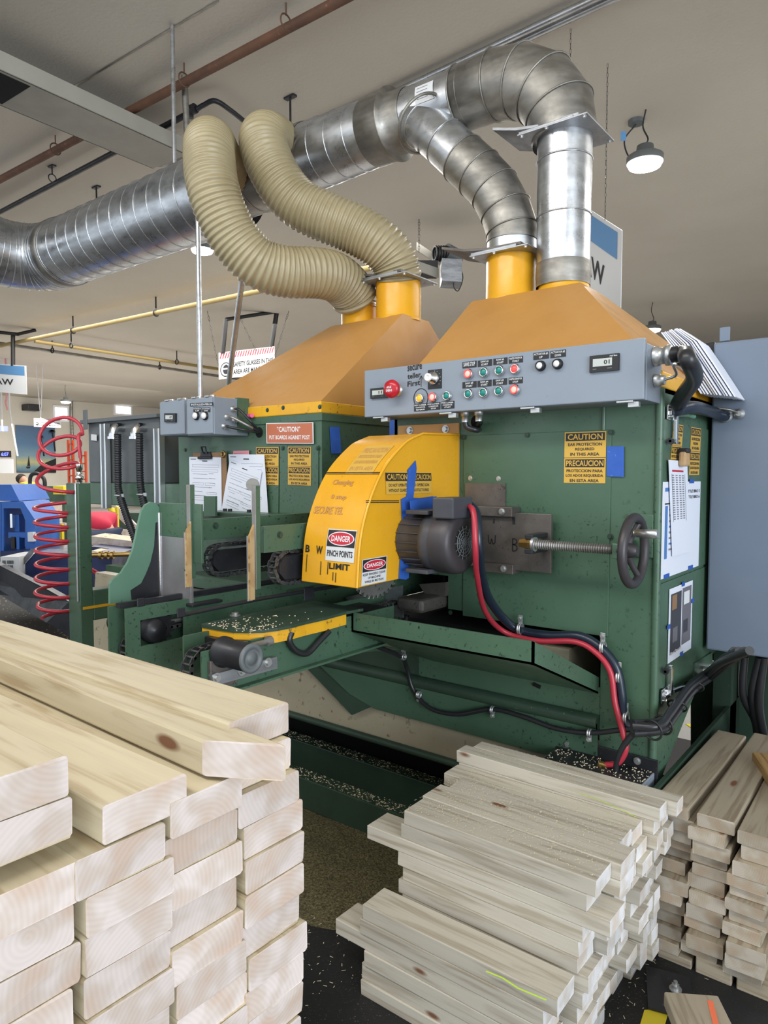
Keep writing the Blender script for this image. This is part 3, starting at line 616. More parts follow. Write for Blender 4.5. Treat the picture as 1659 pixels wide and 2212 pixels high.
b.add(vs, [(4*i+k, 4*i+(k+1)%4, 4*i+4+(k+1)%4, 4*i+4+k) for i in range(N-1) for k in range(4)]+[(0,3,2,1), (4*N-4,4*N-3,4*N-2,4*N-1)]); b.sm = [False]*len(b.f); rim = b.build('rim_plate', G)
b = MB('yellow'); b.tube([p+V((0,0,0)) for p in fine], .004, 8); b.build('rim_edge', G)
def rim_map(a0, s0, a1, s1): return lambda a, bb, h: rimpt(a0+(a1-a0)*a, s0+(s1-s0)*bb, h+.0012)
f = rim_map(.42, .80, .93, .915); b = MB('paper'); b.rect(f, 0,0,1,1, 'sign_white', .0004, 6); b.rect(f, .02,.03,.98,.55, 'caution_black', .0008, 4)
b.mat('white'); cc = [f(.5+.45*math.cos(t/32*6.2832), .29+.22*math.sin(t/32*6.2832), .0012) for t in range(32)]; b.add(cc, [tuple(range(32))])
b.mat('danger_red'); cc = [f(.5+.42*math.cos(t/32*6.2832), .29+.19*math.sin(t/32*6.2832), .0016) for t in range(32)]; b.add(cc, [tuple(range(32))])
b.text(f, 'DANGER', .17,.20,.83,.385, 'white', .0021); b.text(f, 'PINCH POINTS', .06,.66,.94,.86, 'caution_black', .0012); b.build('danger_sticker', G, 'danger pinch points notice on the rim')
# faded notice and marker writing on the rim
f = rim_map(.36, .40, .86, .575); b = MB('paper'); b.rect(f, 0,0,1,1, 'caution_yellow', .0003, 8); b.text(f, 'PRECAUCION', .05,.10,.95,.30, 'orange', .0007)
for i, l in enumerate(('PROTECCION PARA','LOS ADOS REQUERIDA','EN ESTA AREA')): b.text(f, l, .08,.38+.2*i,.92,.50+.2*i, 'orange', .0007)
b.build('faded_sticker', G, 'rubbed out caution notice')
b = MB('marker'); f = rim_map(0,0,1,1)
for s_ in (.565, .572): b.rect(f, 0,s_,1,s_+.003, 'marker', .0005)
for t_, a0, s0, a1, s1 in (('B',.04,.865,.12,.892), ('W',.24,.865,.36,.895), ('LIMIT',.50,.922,.86,.944)): b.text(f, t_, a0,s0,a1,s1, 'marker', .0006)
for a_, s0, s1 in ((.07,.90,.965), (.34,.92,.97), (.47,.92,.965), (.57,.955,.985), (.62,.955,.99)): b.rect(f, a_,s0,a_+.012,s1, 'marker', .0006)
for t_, a0, s0, a1, s1 in (('Changing',.22,.60,.60,.63), ('0 stop',.30,.665,.58,.69), ('SECURE TEL',.06,.715,.60,.745)): b.text(f, t_, a0,s0,a1,s1, 'orange', .0006)
b.build('marker_writing', G, 'black limit marks and handwriting')
# side notices
xs_ = XG+.0015
f = plane_map(P(832,1020,x=xs_), P(931,1021,x=xs_), P(834,1068,x=xs_)); b = MB('paper'); b.rect(f, 0,0,1,1, 'caution_yellow', .0004)
b.rect(f, 0,.02,.48,.40, 'caution_black', .0008); b.rect(f, .52,.02,1,.40, 'caution_black', .0008); b.text(f, 'CAUTION', .03,.08,.45,.34, 'caution_yellow', .0012); b.text(f, 'PRECAUCION', .54,.08,.98,.34, 'caution_yellow', .0012)
b.text(f, 'DO NOT OPERATE', .06,.52,.44,.66, 'caution_black', .0008); b.text(f, 'WITHOUT GUARDS', .05,.76,.46,.90, 'caution_black', .0008); b.text(f, 'NO OPERE SON', .56,.52,.94,.66, 'caution_black', .0008); b.text(f, 'PROTECTORES', .55,.76,.93,.90, 'caution_black', .0008)
b.build('caution_sticker', G, 'yellow do not operate without guards notice')
f = plane_map(P(782,1209,x=xs_), P(836,1200,x=xs_), P(780,1266,x=xs_)); b = MB('paper'); b.rect(f, 0,0,1,1, 'sign_white', .0004); b.rect(f, .03,.03,.97,.50, 'caution_black', .0008)
b.mat('white'); b.add([f(.5+.44*math.cos(t/32*6.2832), .27+.20*math.sin(t/32*6.2832), .0012) for t in range(32)], [tuple(range(32))])
b.mat('danger_red'); b.add([f(.5+.41*math.cos(t/32*6.2832), .27+.175*math.sin(t/32*6.2832), .0016) for t in range(32)], [tuple(range(32))])
b.text(f, 'DANGER', .18,.19,.82,.35, 'white', .0021)
for i, l in enumerate(('KEEP FINGERS CLEAR','OF MACHINE','WHILE IN MOTION')): w_ = .05*len(l); b.text(f, l, .5-w_/2,.56+.14*i,.5+w_/2,.65+.14*i, 'caution_black', .0009)
b.build('danger_sticker', G, 'danger keep fingers clear notice on the side')
b = MB('marker'); f = plane_map(P(790,1081,x=xs_), P(862,1081,x=xs_), P(790,1090,x=xs_)); b.rect(f, 0,.0,1,.18, 'marker', .0004); b.rect(f, 0,.40,1,.58, 'marker', .0004); b.build('marker_line', G)
# blue masking tape on the guard slot
b = MB('blue_tape'); x_ = XG+.0025
b.prism([P(897,995,x=x_),P(899,1012,x=x_),P(892,1075,x=x_),P(905,1076,x=x_),P(935,1072,x=x_),P(930,1100,x=x_),P(890,1110,x=x_),P(884,1170,x=x_),P(882,1248,x=x_),P(876,1252,x=x_),P(861,1250,x=x_),P(868,1130,x=x_),P(866,1078,x=x_),P(878,1072,x=x_),P(880,1015,x=x_)], (.002,0,0)); b.build('masking_tape', G, 'blue masking tape along the slot')
# blade
bc = V((XG-.085, 0, 0)); mz = P(1000,1172,y=1.70).z; zb = P(805,1293,x=bc.x).z; bc.z = mz-.045; RB = bc.z-zb; bc.y = P(806,1290,x=bc.x).y+.012
n = 40; vs = []
for i in range(n):
    a = 2*math.pi*i/n
    for da, rr in ((0,.93),(.03,1.0),(.075,1.0),(.10,.94)): vs.append(bc+V((0, math.cos(a+da)*RB*rr, math.sin(a+da)*RB*rr)))
b = MB('steel'); b.prism(vs, (.004,0,0)); b.cyl(bc-V((.004,0,0)), bc+V((.008,0,0)), .05, 32); blade = b
b = MB('chrome')
for i in range(n):
    a = 2*math.pi*i/n+.05; u = V((0,math.cos(a),math.sin(a))); w_ = V((0,-math.sin(a),math.cos(a))); o = bc+u*(RB*.965)-V((.001,0,0)); b.boxv(o, V((.006,0,0)), u*RB*.05, w_*.007)
tips = b
# dusty arbor block in the pocket under the motor
b = MB('dirty_steel'); b.box(XG-.16, xk-.01, YF-.14, YF+.20, P(900,1300,y=YF-.1).z-.03, P(900,1290,y=YF-.1).z, .012); b.prism([P(905,1262,y=YF-.02),P(962,1258,y=YF-.02),P(962,1288,y=YF-.02),P(918,1284,y=YF-.02)], (0,.02,0))
b.build('arbor_block', label='greasy dust-caked steel block in the pocket below the motor', cat='machine part')
b = MB('plate_steel'); b.prism([P(745,1290,y=1.90),P(868,1265,y=1.90),P(870,1335,y=1.90),P(770,1318,y=1.90)], (0,.006,0)); b.build('deflector_plate', label='worn steel deflector plate right behind the saw blade', cat='plate')
# motor
my = 1.70; M_ = thing('electric_motor', 'dark grey electric motor beside the yellow saw guard', 'motor', (-1.14, my, mz-.1))
bl = blade.build('saw_blade', M_, 'toothed steel saw blade'); tips.build('carbide_tips', bl)
xm0 = XG+.004; xm1 = P(965,1175,y=my).x; xm2 = P(1003,1175,y=my-.0).x; rm = .083
b = MB('motor_grey'); b.lathe((xm0,my,mz), (1,0,0), [(0,rm*.93),(xm1-xm0-.045,rm*.93),(xm1-xm0-.045,rm*1.04),(xm1-xm0-.03,rm*1.06),(xm1-xm0,rm*1.06)], 48)
for i in range(18):
    a = 2*math.pi*i/18; u = V((0,math.cos(a),math.sin(a))); b.boxv(V((xm0,my,mz))+u*rm*.92-V((0,.0012,.0012)), V((xm1-xm0-.05,0,0)), u*.0035, V((0,-math.sin(a),math.cos(a)))*.0025)
b.build('motor_body', M_)
b = MB('cast_iron'); q0 = xm1-.006; L0 = xm2-q0
b.lathe((q0,my,mz), (1,0,0), [(0,rm*1.10),(L0*.55,rm*1.12),(L0*.85,rm*1.07),(L0*.97,rm*.96),(L0,rm*.84),(L0,rm*.60),(L0-.004,rm*.55),(L0-.006,.001)], 48); fc = b.build('fan_cover', M_)
b = MB('grey_dark')
for rr in (.14,.25,.36,.47): b.torus((xm2+.001,my,mz), (1,0,0), rm*rr, .0014, 32, 6)
for i in range(14):
    a = 2*math.pi*i/14; u = V((0,math.cos(a),math.sin(a))); b.cyl(V((xm2+.001,my,mz))+u*rm*.1, V((xm2,my,mz))+u*rm*.58, .0013, 6)
b.cyl((xm2-.002,my,mz), (xm2+.004,my,mz), rm*.12, 20); b.build('fan_grille', fc)
jb0, jb1 = P(939,1115,y=my-.055).x, P(975,1115,y=my-.055).x
b = MB('motor_grey'); b.box(P(940,1110,y=my-.06).x, P(985,1110,y=my-.06).x, my-.075, my+.03, mz+rm*.85, P(958,1075,y=my-.07).z, .004); b.build('terminal_box', M_)
b = MB('blue_tape'); f = plane_map(P(885,1082,x=XG+.03), P(942,1072,x=XG+.03), P(888,1112,x=XG+.03)); sheet(b, f, 'blue_tape', .002); b.build('tape_flap', M_, 'blue tape flap')
for s_ in (-1, 1):
    b = MB('motor_grey'); b.box(xm0+.03, xm1-.02, my-.07, YF-.07, mz+s_*(rm+.002)-.006, mz+s_*(rm+.002)+.006, .002); b.build('foot', M_)
# slide plate, gibs, screw and handwheel
S = thing('slide_plate', 'oily bare steel slide plate lettered W and B behind the motor', 'plate', P(1110,1240,y=YF-.05))
ys = YF-.045; f = pmap((1018,1110),(1190,1110),(1018,1240), y=ys); zt_, zb_ = P(1190,1111,y=ys).z, P(1190,1239,y=ys).z; xa, xb = P(985,1175,y=ys).x, P(1190,1175,y=ys).x
b = MB('dirty_steel'); b.box(xa, xb, ys, ys+.012, zb_, zt_, .001); b.build('plate', S)
b = MB('marker'); f = plane_map(V((P(1055,1150,y=ys).x, ys-.0005, P(1055,1155,y=ys).z)), V((P(1118,1150,y=ys).x, ys-.0005, P(1055,1155,y=ys).z)), V((P(1055,1150,y=ys).x, ys-.0005, P(1055,1188,y=ys).z)))
b.stroke(f, [(0,.0),(.02,.5),(.08,.6),(.12,.25),(.17,.6),(.24,.5),(.25,0)], .035, 'marker', .0005, 2); b.stroke(f, [(.84,.95),(.84,.15),(.95,.18),(.99,.33),(.94,.5),(.85,.52),(.97,.58),(1.0,.78),(.94,.93),(.84,.95)], .035, 'marker', .0005, 2); b.rect(f, .18,-1.05,.22,-.75, 'marker', .0005); b.rect(f, .83,-1.2,.92,-.75, 'marker', .0005); b.build('marker_letters', S, 'letters W and B')
for (p0, p1, zz) in ((1030,1105,zt_), (1036,1108,zb_)):
    b = MB('dirty_steel'); b.box(P(p0,1100,y=ys-.02).x, P(p1,1100,y=ys-.02).x, ys-.018, YF-.006, zz-.012, zz+.018, .002); g_ = b.build('gib', S)
    b = MB('zinc'); b.bolt(V((P((p0+p1)/2+16,1100,y=ys-.02).x, ys-.018, zz+.004)), (0,-1,0), .007, .006); b.build('bolt', g_)
W = thing('handwheel', 'dark cast handwheel with silver crank handle and threaded feed screw', 'handwheel', P(1370,1250,y=1.80))
yw = 1.845; wc = P(1369,1190,y=yw); RW = (P(1369,1110,y=yw).z-P(1369,1270,y=yw).z)/2-.010
wc = V((wc.x, wc.y, wc.z))
b = MB('cast_iron'); b.torus(wc, (1,0,0), RW, .0125, 56, 14); b.build('rim', W)
b = MB('cast_iron'); b.lathe(wc-V((.04,0,0)), (1,0,0), [(0,.019),(.03,.02),(.045,.016),(.05,.012)], 24); hb = b.build('hub', W)
for i in range(3):
    a = math.radians(60+120*i); u = V((0,math.cos(a),math.sin(a))); b = MB('cast_iron'); b.tube([wc-V((.02,0,0))+u*.012, wc-V((.012,0,0))+u*RW*.55, wc+u*RW*.98], [.011,.008,.009], 10); b.build('spoke', W)
h0 = wc+V((0,.0,RW*.30)); h1 = P(1421,1154,y=yw); h0 = V((wc.x, yw, h1.z))
b = MB('alu'); b.lathe(h0, (1,0,0), [(0,.008),(.006,.008),(.006,.011),(h1.x-h0.x-.004,.0125),(h1.x-h0.x,.010)], 20); b.build('handle', W, 'silver turning handle')
b = MB('steel'); x0_, x1_ = xb-.03, wc.x-.03; prof_ = []; n_ = int((x1_-x0_)/.0068)
for i in range(n_*2): prof_.append((i*.0034, .0145 if i % 2 else .0105))
zs = P(1250,1178,y=yw).z; b.lathe((x0_,yw,wc.z), (1,0,0), prof_, 20, smooth=False); b.build('feed_screw', W)
b = MB('brass'); b.lathe((xb-.055,yw,wc.z), (1,0,0), [(0,.012),(.03,.018),(.042,.018)], 6, smooth=False); b.mat('zinc'); b.lathe((xb-.014,yw,wc.z), (1,0,0), [(0,.021),(.008,.021)], 24); b.mat('black_steel'); b.box(xb-.035, xb-.01, yw-.012, ys, wc.z+.014, wc.z+.028, .002); b.box(xb-.035, xb-.01, yw-.012, ys, wc.z-.028, wc.z-.014, .002); b.build('screw_nut', W)
b = MB('green'); b.box(x1_-.022, x1_-.006, yw-.018, YF-.004, wc.z-.022, wc.z+.018, .002); b.box(x1_-.03, x1_+.04, YF-.010, YF-.004, wc.z-.03, wc.z+.09, .002); b.build('bearing_bracket', W)
# ---- red and black hoses from the motor round to the floor box
def rope(pts, r, mat, name, label=None, cat=None, parent=None, n=10, **k):
    b = MB(mat); b.tube(resample(spline(pts), max(.004, r*.6)), r, n); return b.build(name, parent, label, cat, **k)
yh = YF-.03
pk = lambda px, py, y=yh: P(px, py, y=y)
hp = [pk(1008,1085,1.76), pk(1028,1110,1.72), pk(1034,1180,1.70), pk(1040,1240,1.76), pk(1060,1300,1.85), pk(1110,1355), pk(1180,1372), pk(1250,1374), pk(1296,1398), pk(1330,1440), pk(1343,1500), pk(1348,1555), pk(1375,1578,YF-.03), pk(1405,1577,YF-.04)]
rope(hp, .0135, 'rubber_blue', 'power_cable', 'thick black cable clipped down the front of the green saw cabinet', 'cable')
hr = [pk(1005,1092,1.73), pk(1022,1105,1.69), pk(1027,1180,1.675), pk(1030,1240,1.72), pk(1048,1320,1.84), pk(1090,1365,YF-.045), pk(1160,1384,YF-.045), pk(1240,1386,YF-.045), pk(1285,1408,YF-.045), pk(1318,1450,YF-.045), pk(1329,1520,YF-.05), pk(1345,1580,YF-.055), pk(1352,1618,YF-.06), pk(1335,1648,YF-.062), pk(1308,1652,YF-.062)]
rope(hr, .0085, 'red_hose', 'air_hose', 'red air hose running beside the black cable down the saw cabinet', 'hose')
rope([pk(1400,1582,YF-.05), pk(1370,1585,YF-.06), pk(1345,1615,YF-.065), pk(1332,1650,YF-.065), pk(1330,1672,YF-.065)], .0085, 'rubber', 'cable', 'short black cable dropping into the low grey box', 'cable')
b = MB('brass'); c = pk(1303,1652,YF-.062); b.cyl(c+V((.012,0,0)), c-V((.01,0,0)), .010, 6); b.cyl(c-V((.008,0,0)), c-V((.008,0,.035)), .010, 8); b.build('hose_fitting', J, 'brass elbow')
b = MB('zinc'); c = pk(1330,1676,YF-.065); b.lathe(c+V((0,0,-.02)), (0,0,1), [(0,.02),(.012,.02),(.014,.013),(.03,.012)], 20); b.build('cable_gland', J)
rope([pk(712,1362,1.50), pk(760,1375,1.6), pk(805,1393,1.7), pk(865,1418,1.85), pk(878,1440,1.93), pk(893,1490,YF-.03), pk(930,1530,YF-.035), pk(990,1543,YF-.035), pk(1063,1532,YF-.04), pk(1130,1548,YF-.045), pk(1200,1573,YF-.045), pk(1271,1583,YF-.045), pk(1340,1577,YF-.045), pk(1405,1572,YF-.05)], .0075, 'rubber', 'cable', 'thin black cable sagging in clips along the green skirt', 'cable')
rope([P(630,1366,x=-1.33), P(625,1385,x=-1.33), P(640,1406,x=-1.33), P(664,1411,x=-1.33), P(690,1385,x=-1.33), P(712,1362,x=-1.33)], .0085, 'rubber', 'cable', 'black cable hanging in a U loop under the yellow-edged platform', 'cable')
def clip(px, py, y, parent, r=.012, down=True):
    c = P(px, py, y=y); b = MB('zinc'); s = -1 if down else 1
    b.torus(c+V((0,0,0)), (1,0,0), r, .003, 20, 6); b.torus(c+V((.006,0,0)), (1,0,0), r, .003, 20, 6)
    b.box(c.x-.006, c.x+.008, c.y+.002, c.y+.006, min(c.z, c.z+s*r*2.6), max(c.z, c.z+s*r*2.6), .001); b.bolt(c+V((0,.001,s*r*2)), (0,-1,0), .0045, .004); b.build('cable_clip', parent)
for px, py, r, dn in ((1122,1358,.016,False), (1300,1398,.016,False), (1335,1462,.016,False), (1350,1550,.016,False)): clip(px, py, YF-.03, A, r, dn)
for px, py, y in ((903,1500,YF-.035), (1062,1533,YF-.04), (1271,1583,YF-.045)): clip(px, py, y, A, .010, True)
for px, py, x in ((712,1362,-1.31),): 
    c = P(px, py, y=1.50); b = MB('zinc'); b.torus(c, (0,1,0), .010, .003, 20, 6); b.torus(c+V((0,.01,0)), (0,1,0), .010, .003, 20, 6); b.build('cable_clip', A)
for px, py, y in ((800,1390,1.69), (870,1418,1.86)): clip(px, py, y, A, .010, False)
# bundle of cables across the corner up to the grey cabinet
for i, (dy, dz) in enumerate(((0,0),(.012,.014),(.02,-.012),(-.012,.008))):
    x_ = XAR+.03+.006*i
    pts = [P(1395,1577,x=XAR+.02)+V((-.03,-.012,dz)), P(1425,1572,x=x_)+V((0,dy,dz)), P(1450,1545,x=x_)+V((0,dy,dz)), P(1490,1490,x=x_)+V((0,dy,dz)), P(1530,1460,x=x_)+V((0,dy,dz)), P(1560,1435,x=x_+.05+.02*i)+V((0,dy,dz)), P(1585+12*i,1405,x=x_+.12+.03*i)]
    rope(pts, .011, 'rubber', 'cable', None, None, group=None) if False else rope(pts, .011, 'rubber', 'power_cable', ['black cable of the corner bundle lying outermost','black cable of the corner bundle, upper strand','black cable of the corner bundle, lower strand','black cable of the corner bundle lying innermost'][i], 'cable', group='cables bundled round the cabinet corner')
for q_, wh in (((1409,1577),'lowest, at the corner'),((1432,1566),'second from the bottom'),((1463,1525),'third from the bottom'),((1500,1482),'highest, near the grey cabinet')):
    c = P(*q_, x=XAR+.035); b = MB('zip'); b.torus(c, (0,.75,.65) if q_[0] > 1440 else (.2,1,.1), .026, .003, 24, 6); b.build('zip_tie', label='black cable tie round the corner cable bundle, '+wh, cat='cable tie', group='cable ties on the corner bundle')
b = MB('green'); b.prism([P(1496,1433,x=XAR),P(1535,1408,x=XAR),P(1535,1455,x=XAR),P(1496,1480,x=XAR)], (.006,0,0)); b.build('gland_plate', A)
for q_ in ((1535,1440),(1521,1452)):
    c = P(*q_, x=XAR+.006); b = MB('zinc'); b.lathe(c, (1,0,0), [(0,.02),(.01,.02),(.012,.014),(.035,.013)], 18); b.build('cable_gland', A)
# ================================================================ INFEED CONVEYORS
xR1 = -1.70; z1t = P(272,1316,x=xR1).z; y1 = P(272,1316,x=xR1).y
R1 = thing('infeed_rail', 'teal green conveyor rail with a round black bearing near its end', 'conveyor', (xR1-.08, 1.4, .72))
sl = [P(303,1340,x=xR1), P(398,1326,x=xR1), P(398,1370,x=xR1), P(303,1397,x=xR1)]
ye = YF+.02; yA, yB = sl[0].y, sl[1].y; za, zb = sl[3].z, sl[0].z; zl = .73
b = MB('green'); b.box(xR1-.008, xR1, y1, yA, zl, z1t); b.box(xR1-.008, xR1, yB, ye, zl, z1t); b.box(xR1-.008, xR1, yA, yB, zb, z1t); b.box(xR1-.008, xR1, yA, yB, zl, za); b.build('outer_plate', R1)
b = MB('green'); b.box(xR1-.075, xR1-.068, y1-.01, ye, zl, z1t+.0); b.build('inner_plate', R1)
b = MB('black_steel'); b.box(xR1-.07, xR1-.006, y1+.12, ye, z1t-.035, z1t-.005); b.box(xR1-.046, xR1-.030, y1-.0, ye, z1t-.002, z1t+.012); b.build('chain_track', R1)
c = P(335,1362,x=xR1); 
b = MB('black_steel'); b.lathe(c+V((-.03,0,0)), (1,0,0), [(0,.034),(.03,.034),(.034,.031),(.04,.030),(.04,.012),(.042,.011),(.042,.0001)], 36); b.build('bearing', R1, 'round black bearing')
b = MB('black'); b.cyl(c-V((.20,0,0)), c-V((.085,0,0)), .03, 24); b.build('end_drum', R1)
n = 14; vs = []
for i in range(n):
    a = 2*math.pi*i/n
    for da, rr in ((0,.040),(.12,.052),(.22,.052),(.34,.040)): vs.append(c+V((-.035, .03+math.cos(a+da)*rr, math.sin(a+da)*rr)))
b = MB('black_steel'); b.prism(vs, (.012,0,0)); b.build('sprocket', R1)
b = MB('steel'); b.cyl(c+V((-.03,.03,.01)), (c.x-.03, c.y+.30, c.z+.012), .007, 12); b.build('take_up_rod', R1)
b = MB('green'); b.box(xR1-.3, xR1-.08, 1.5, 1.56, .80, .86); b.build('cross_member', R1)
# bent lugs on the edge
for px, py in ((305,1300),(392,1322)):
    b = MB('black_steel'); c = P(px, py, x=xR1+(.0 if px < 350 else .22)); b.box(c.x-.004, c.x, c.y-.012, c.y+.012, c.z-.014, c.z+.010, .002); b.build('rail_lug', R1)
# rail two: the arm with roller and platform
xR2 = -1.345; z2t = .887
R2 = thing('roller_conveyor', 'green conveyor arm with bare roller drum and yellow-edged steel platform', 'conveyor', (xR2-.07, 1.3, .77))
pb = [P(436,1352,x=xR2), P(765,1330,x=xR2)]
y2 = P(436,1400,x=xR2).y; zbot = .775
b = MB('green'); b.box(xR2-.006, xR2, y2, 1.76, zbot, z2t-.006); b.box(xR2-.006, xR2+.020, y2-.0, 1.76, zbot-.006, zbot); b.build('outer_plate', R2)
b = MB('green'); b.box(xR2-.155, xR2-.148, P(398,1400,x=xR2-.148).y, YF, zbot-.02, z2t+.0); b.build('inner_plate', R2)
b = MB('black_steel'); b.box(xR2-.145, xR2-.01, y2+.12, 1.76, zbot+.03, z2t-.012); b.build('chain_channel', R2)
def chain(pts, r, name, parent, mat='chain_steel', pitch=.019, w_=.016):
    pts = resample(pts+[pts[0]], pitch); b = MB(mat)
    for i, (p, q_) in enumerate(zip(pts, pts[1:])):
        d = (q_-p).normalized(); n_ = V((1,0,0)).cross(d).normalized()
        for s_ in (-1, 1):
            x_ = s_*(w_ if i % 2 else w_*.72); c = (p+q_)/2
            L_ = (q_-p).length*.75; seg = []
            for k in range(10):
                a = 2*math.pi*k/10; seg.append(c+d*(math.cos(a)*L_)+n_*(math.sin(a)*r*(.85 if abs(math.cos(a)) > .5 else .7))+V((x_,0,0)))
            b.prism(seg, (.003*s_,0,0))
        b.cyl(p-V((w_+.003,0,0)), p+V((w_+.003,0,0)), r*.42, 8)
    return b.build(name, parent)
def loop(c0, c1, r, n=10):
    """stadium loop in the YZ plane between two wheel centres"""
    d = (c1-c0).normalized(); n_ = V((1,0,0)).cross(d); out = []
    for k in range(n+1): a = math.pi/2+math.pi*k/n; out.append(c0+d*(math.cos(a)*r)+n_*(math.sin(a)*r))
    for k in range(n+1): a = -math.pi/2+math.pi*k/n; out.append(c1+d*(math.cos(a)*r)+n_*(math.sin(a)*r))
    return out
for rail, xx, yy, zz in ((R1, xR1-.038, y1+.06, (zl+z1t)/2-.02), (R2, xR2-.08, y2+.06, (zbot+z2t)/2-.01)):
    chain(loop(V((xx,yy,zz)), V((xx,YF-.1,zz)), .045), .009, 'drive_chain', rail)
# platform
yE = P(765,1312,z=.90).y; x0_, x1_ = -1.53, -1.325
rim_ = [P(a_,c_,z=.893) for a_,c_ in ((748,1327),(700,1340),(660,1349),(630,1357),(600,1363),(570,1367),(540,1368),(505,1367),(470,1362),(436,1356))]
ol = [V((x0_,yE,0)), V((x1_+.0,yE,0))]+[V((p.x,p.y,0)) for p in rim_]+[V((rim_[-1].x-.012,rim_[-1].y+.006,0)), V((x0_,rim_[-1].y+.06,0))]
b = MB('green_dark'); b.prism([p+V((0,0,.893)) for p in ol], (0,0,.008)); b.build('platform', R2, 'dark rounded platform strewn with chips')
ed = [V((p.x-.003,p.y+.003,0)) for p in rim_]; b = MB('yellow_strip')
for p, q_ in zip(ed, ed[1:]): b.prism([p+V((0,0,.862)), q_+V((0,0,.862)), q_+V((0,0,.892)), p+V((0,0,.892))], V((-.5,.6,0)).normalized()*.004)
b.build('edge_strip', R2, 'yellow edge strip')
b = MB('steel'); c = P(508,1330,z=.902); b.bolt(c, (0,0,1), .010, .007); b.build('bolt', R2)
random.seed(5); b = MB('chip')
for i in range(150):
    y = min(1.5, 1.15+abs(random.gauss(0,.09))); c = V((rnd(x0_+.02,x1_-.01), y, .9015)); a = rnd(0,3.1); l = rnd(.0008,.0026 if i % 18 else .011)
    d = V((math.cos(a),math.sin(a),0))*l; e = V((-math.sin(a),math.cos(a),0))*.0014; b.add([c-d-e,c+d-e,c+d+e+V((0,0,.0015)),c-d+e], [(0,1,2,3)])
b.build('wood_chips', R2, kind='stuff')
# roller drum with mounting block
rc = P(470,1395,x=xR2+.012); b = MB('dirty_steel')
b.box(xR2, xR2+.012, y2+.015, rc.y+.06, zbot+.01, .857, .002); b.build('mounting_block', R2)
c1 = P(541,1422,x=xR2+.108); c0 = V((xR2+.006, c1.y, c1.z)); rr = .0335
b = MB('black_steel'); b.lathe(c0, (1,0,0), [(0,rr*1.12),(.012,rr*1.12),(.014,rr),(.102,rr)], 36); b.mat('grey_dark'); b.lathe(c0+V((.102,0,0)), (1,0,0), [(0,rr*1.03),(.006,rr*1.03),(.008,rr*.92),(.008,rr*.72),(.005,rr*.70),(.005,rr*.45),(.008,rr*.43),(.008,.0001)], 36); b.build('roller_drum', R2, 'dark roller drum with grooved end cap')
b = MB('plate_steel'); b.prism([P(450,1456,x=xR2+.004), P(590,1417,x=xR2+.004), P(592,1442,x=xR2+.004), P(452,1480,x=xR2+.004)], (.014,0,0)); br = b.build('bolt_bar', R2)
for px, py in ((467,1464),(522,1449),(578,1431)):
    b = MB('zinc'); b.bolt(P(px,py,x=xR2+.018), (1,0,0), .008, .007); b.build('bolt', br)
b = MB('steel'); b.cyl(P(530,1398,x=xR2+.03), P(585,1384,x=xR2+.01), .007, 12); b.cyl(P(577,1386,x=xR2+.02), P(585,1384,x=xR2+.02), .013, 16); b.build('tension_screw', R2)
b = MB('rubber'); b.tube([P(395,1345,x=xR2-.15)+V((0,0,.02)), P(560,1305,x=xR2-.16)+V((0,0,.015)), P(760,1268,x=xR2-.16)+V((0,0,.012))], .006, 8); b.build('chain_guide', R2)
for px, py in ((668,1282),):
    b = MB('black_steel'); c = P(px, py, x=xR2-.15); b.box(c.x-.004, c.x, c.y-.022, c.y+.022, c.z-.02, c.z+.02, .002); b.build('rail_lug', R2)
# ---- curved fence plate
xF = -1.84
fp = [(238,1305),(238,1262),(244,1252),(262,1238),(277,1215),(287,1190),(294,1160),(300,1130),(306,1105),(314,1091),(326,1084),(338,1087),(345,1098),(347,1290)]
Fg = thing('fence_plate', 'curved teal guide plate welded to an upright worn bright by boards', 'guide', P(300,1300,x=xF))
b = MB('teal'); b.prism([P(px,py,x=xF) for px,py in fp], (-.010,0,0)); b.build('curved_plate', Fg)
b = MB('black_steel'); b.prism([P(px,py,x=xF+.0006) for px,py in ((284,1296),(282,1275),(305,1260),(315,1240),(325,1215),(333,1180),(336,1130),(343,1125),(345,1290))], (.0006,0,0)); b.build('scuff', Fg, 'black scuffed area')
e0, e1 = P(347,1300,x=xF).y, xF+.15
zt_ = P(350,1086,y=e0).z; zb_ = P(350,1292,y=e0).z
b = MB('bare_steel'); b.box(xF, e1, e0, e0+.010, zb_, zt_-.10, .001); b.mat('green').box(xF, e1, e0, e0+.010, zt_-.10, zt_, .001); b.box(e1, e1+.05, e0+.002, e0+.010, zb_+.12, zt_-.0, .001); b.build('upright_plate', Fg, 'upright worn to bare metal')
b = MB('chrome'); b.tube([(xF+.002,e0-.002,zb_), (xF+.002,e0-.002,zt_-.03)], .005, 8); b.build('worn_edge', Fg)
b = MB('black_steel'); b.box(xF-.005, e1+.02, e0-.01, e0+.10, zb_-.008, zb_, .002); b.build('foot_plate', Fg)
# table behind the fence
b = MB('green'); b.prism([P(195,1255,z=.92), P(345,1287,z=.92)+V((0,0,0)), V((-1.9,1.9,.92)), V((-2.6,1.9,.92))], (0,0,.006)); b.build('feed_table', label='green steel table behind the curved guide plate', cat='table') if False else None
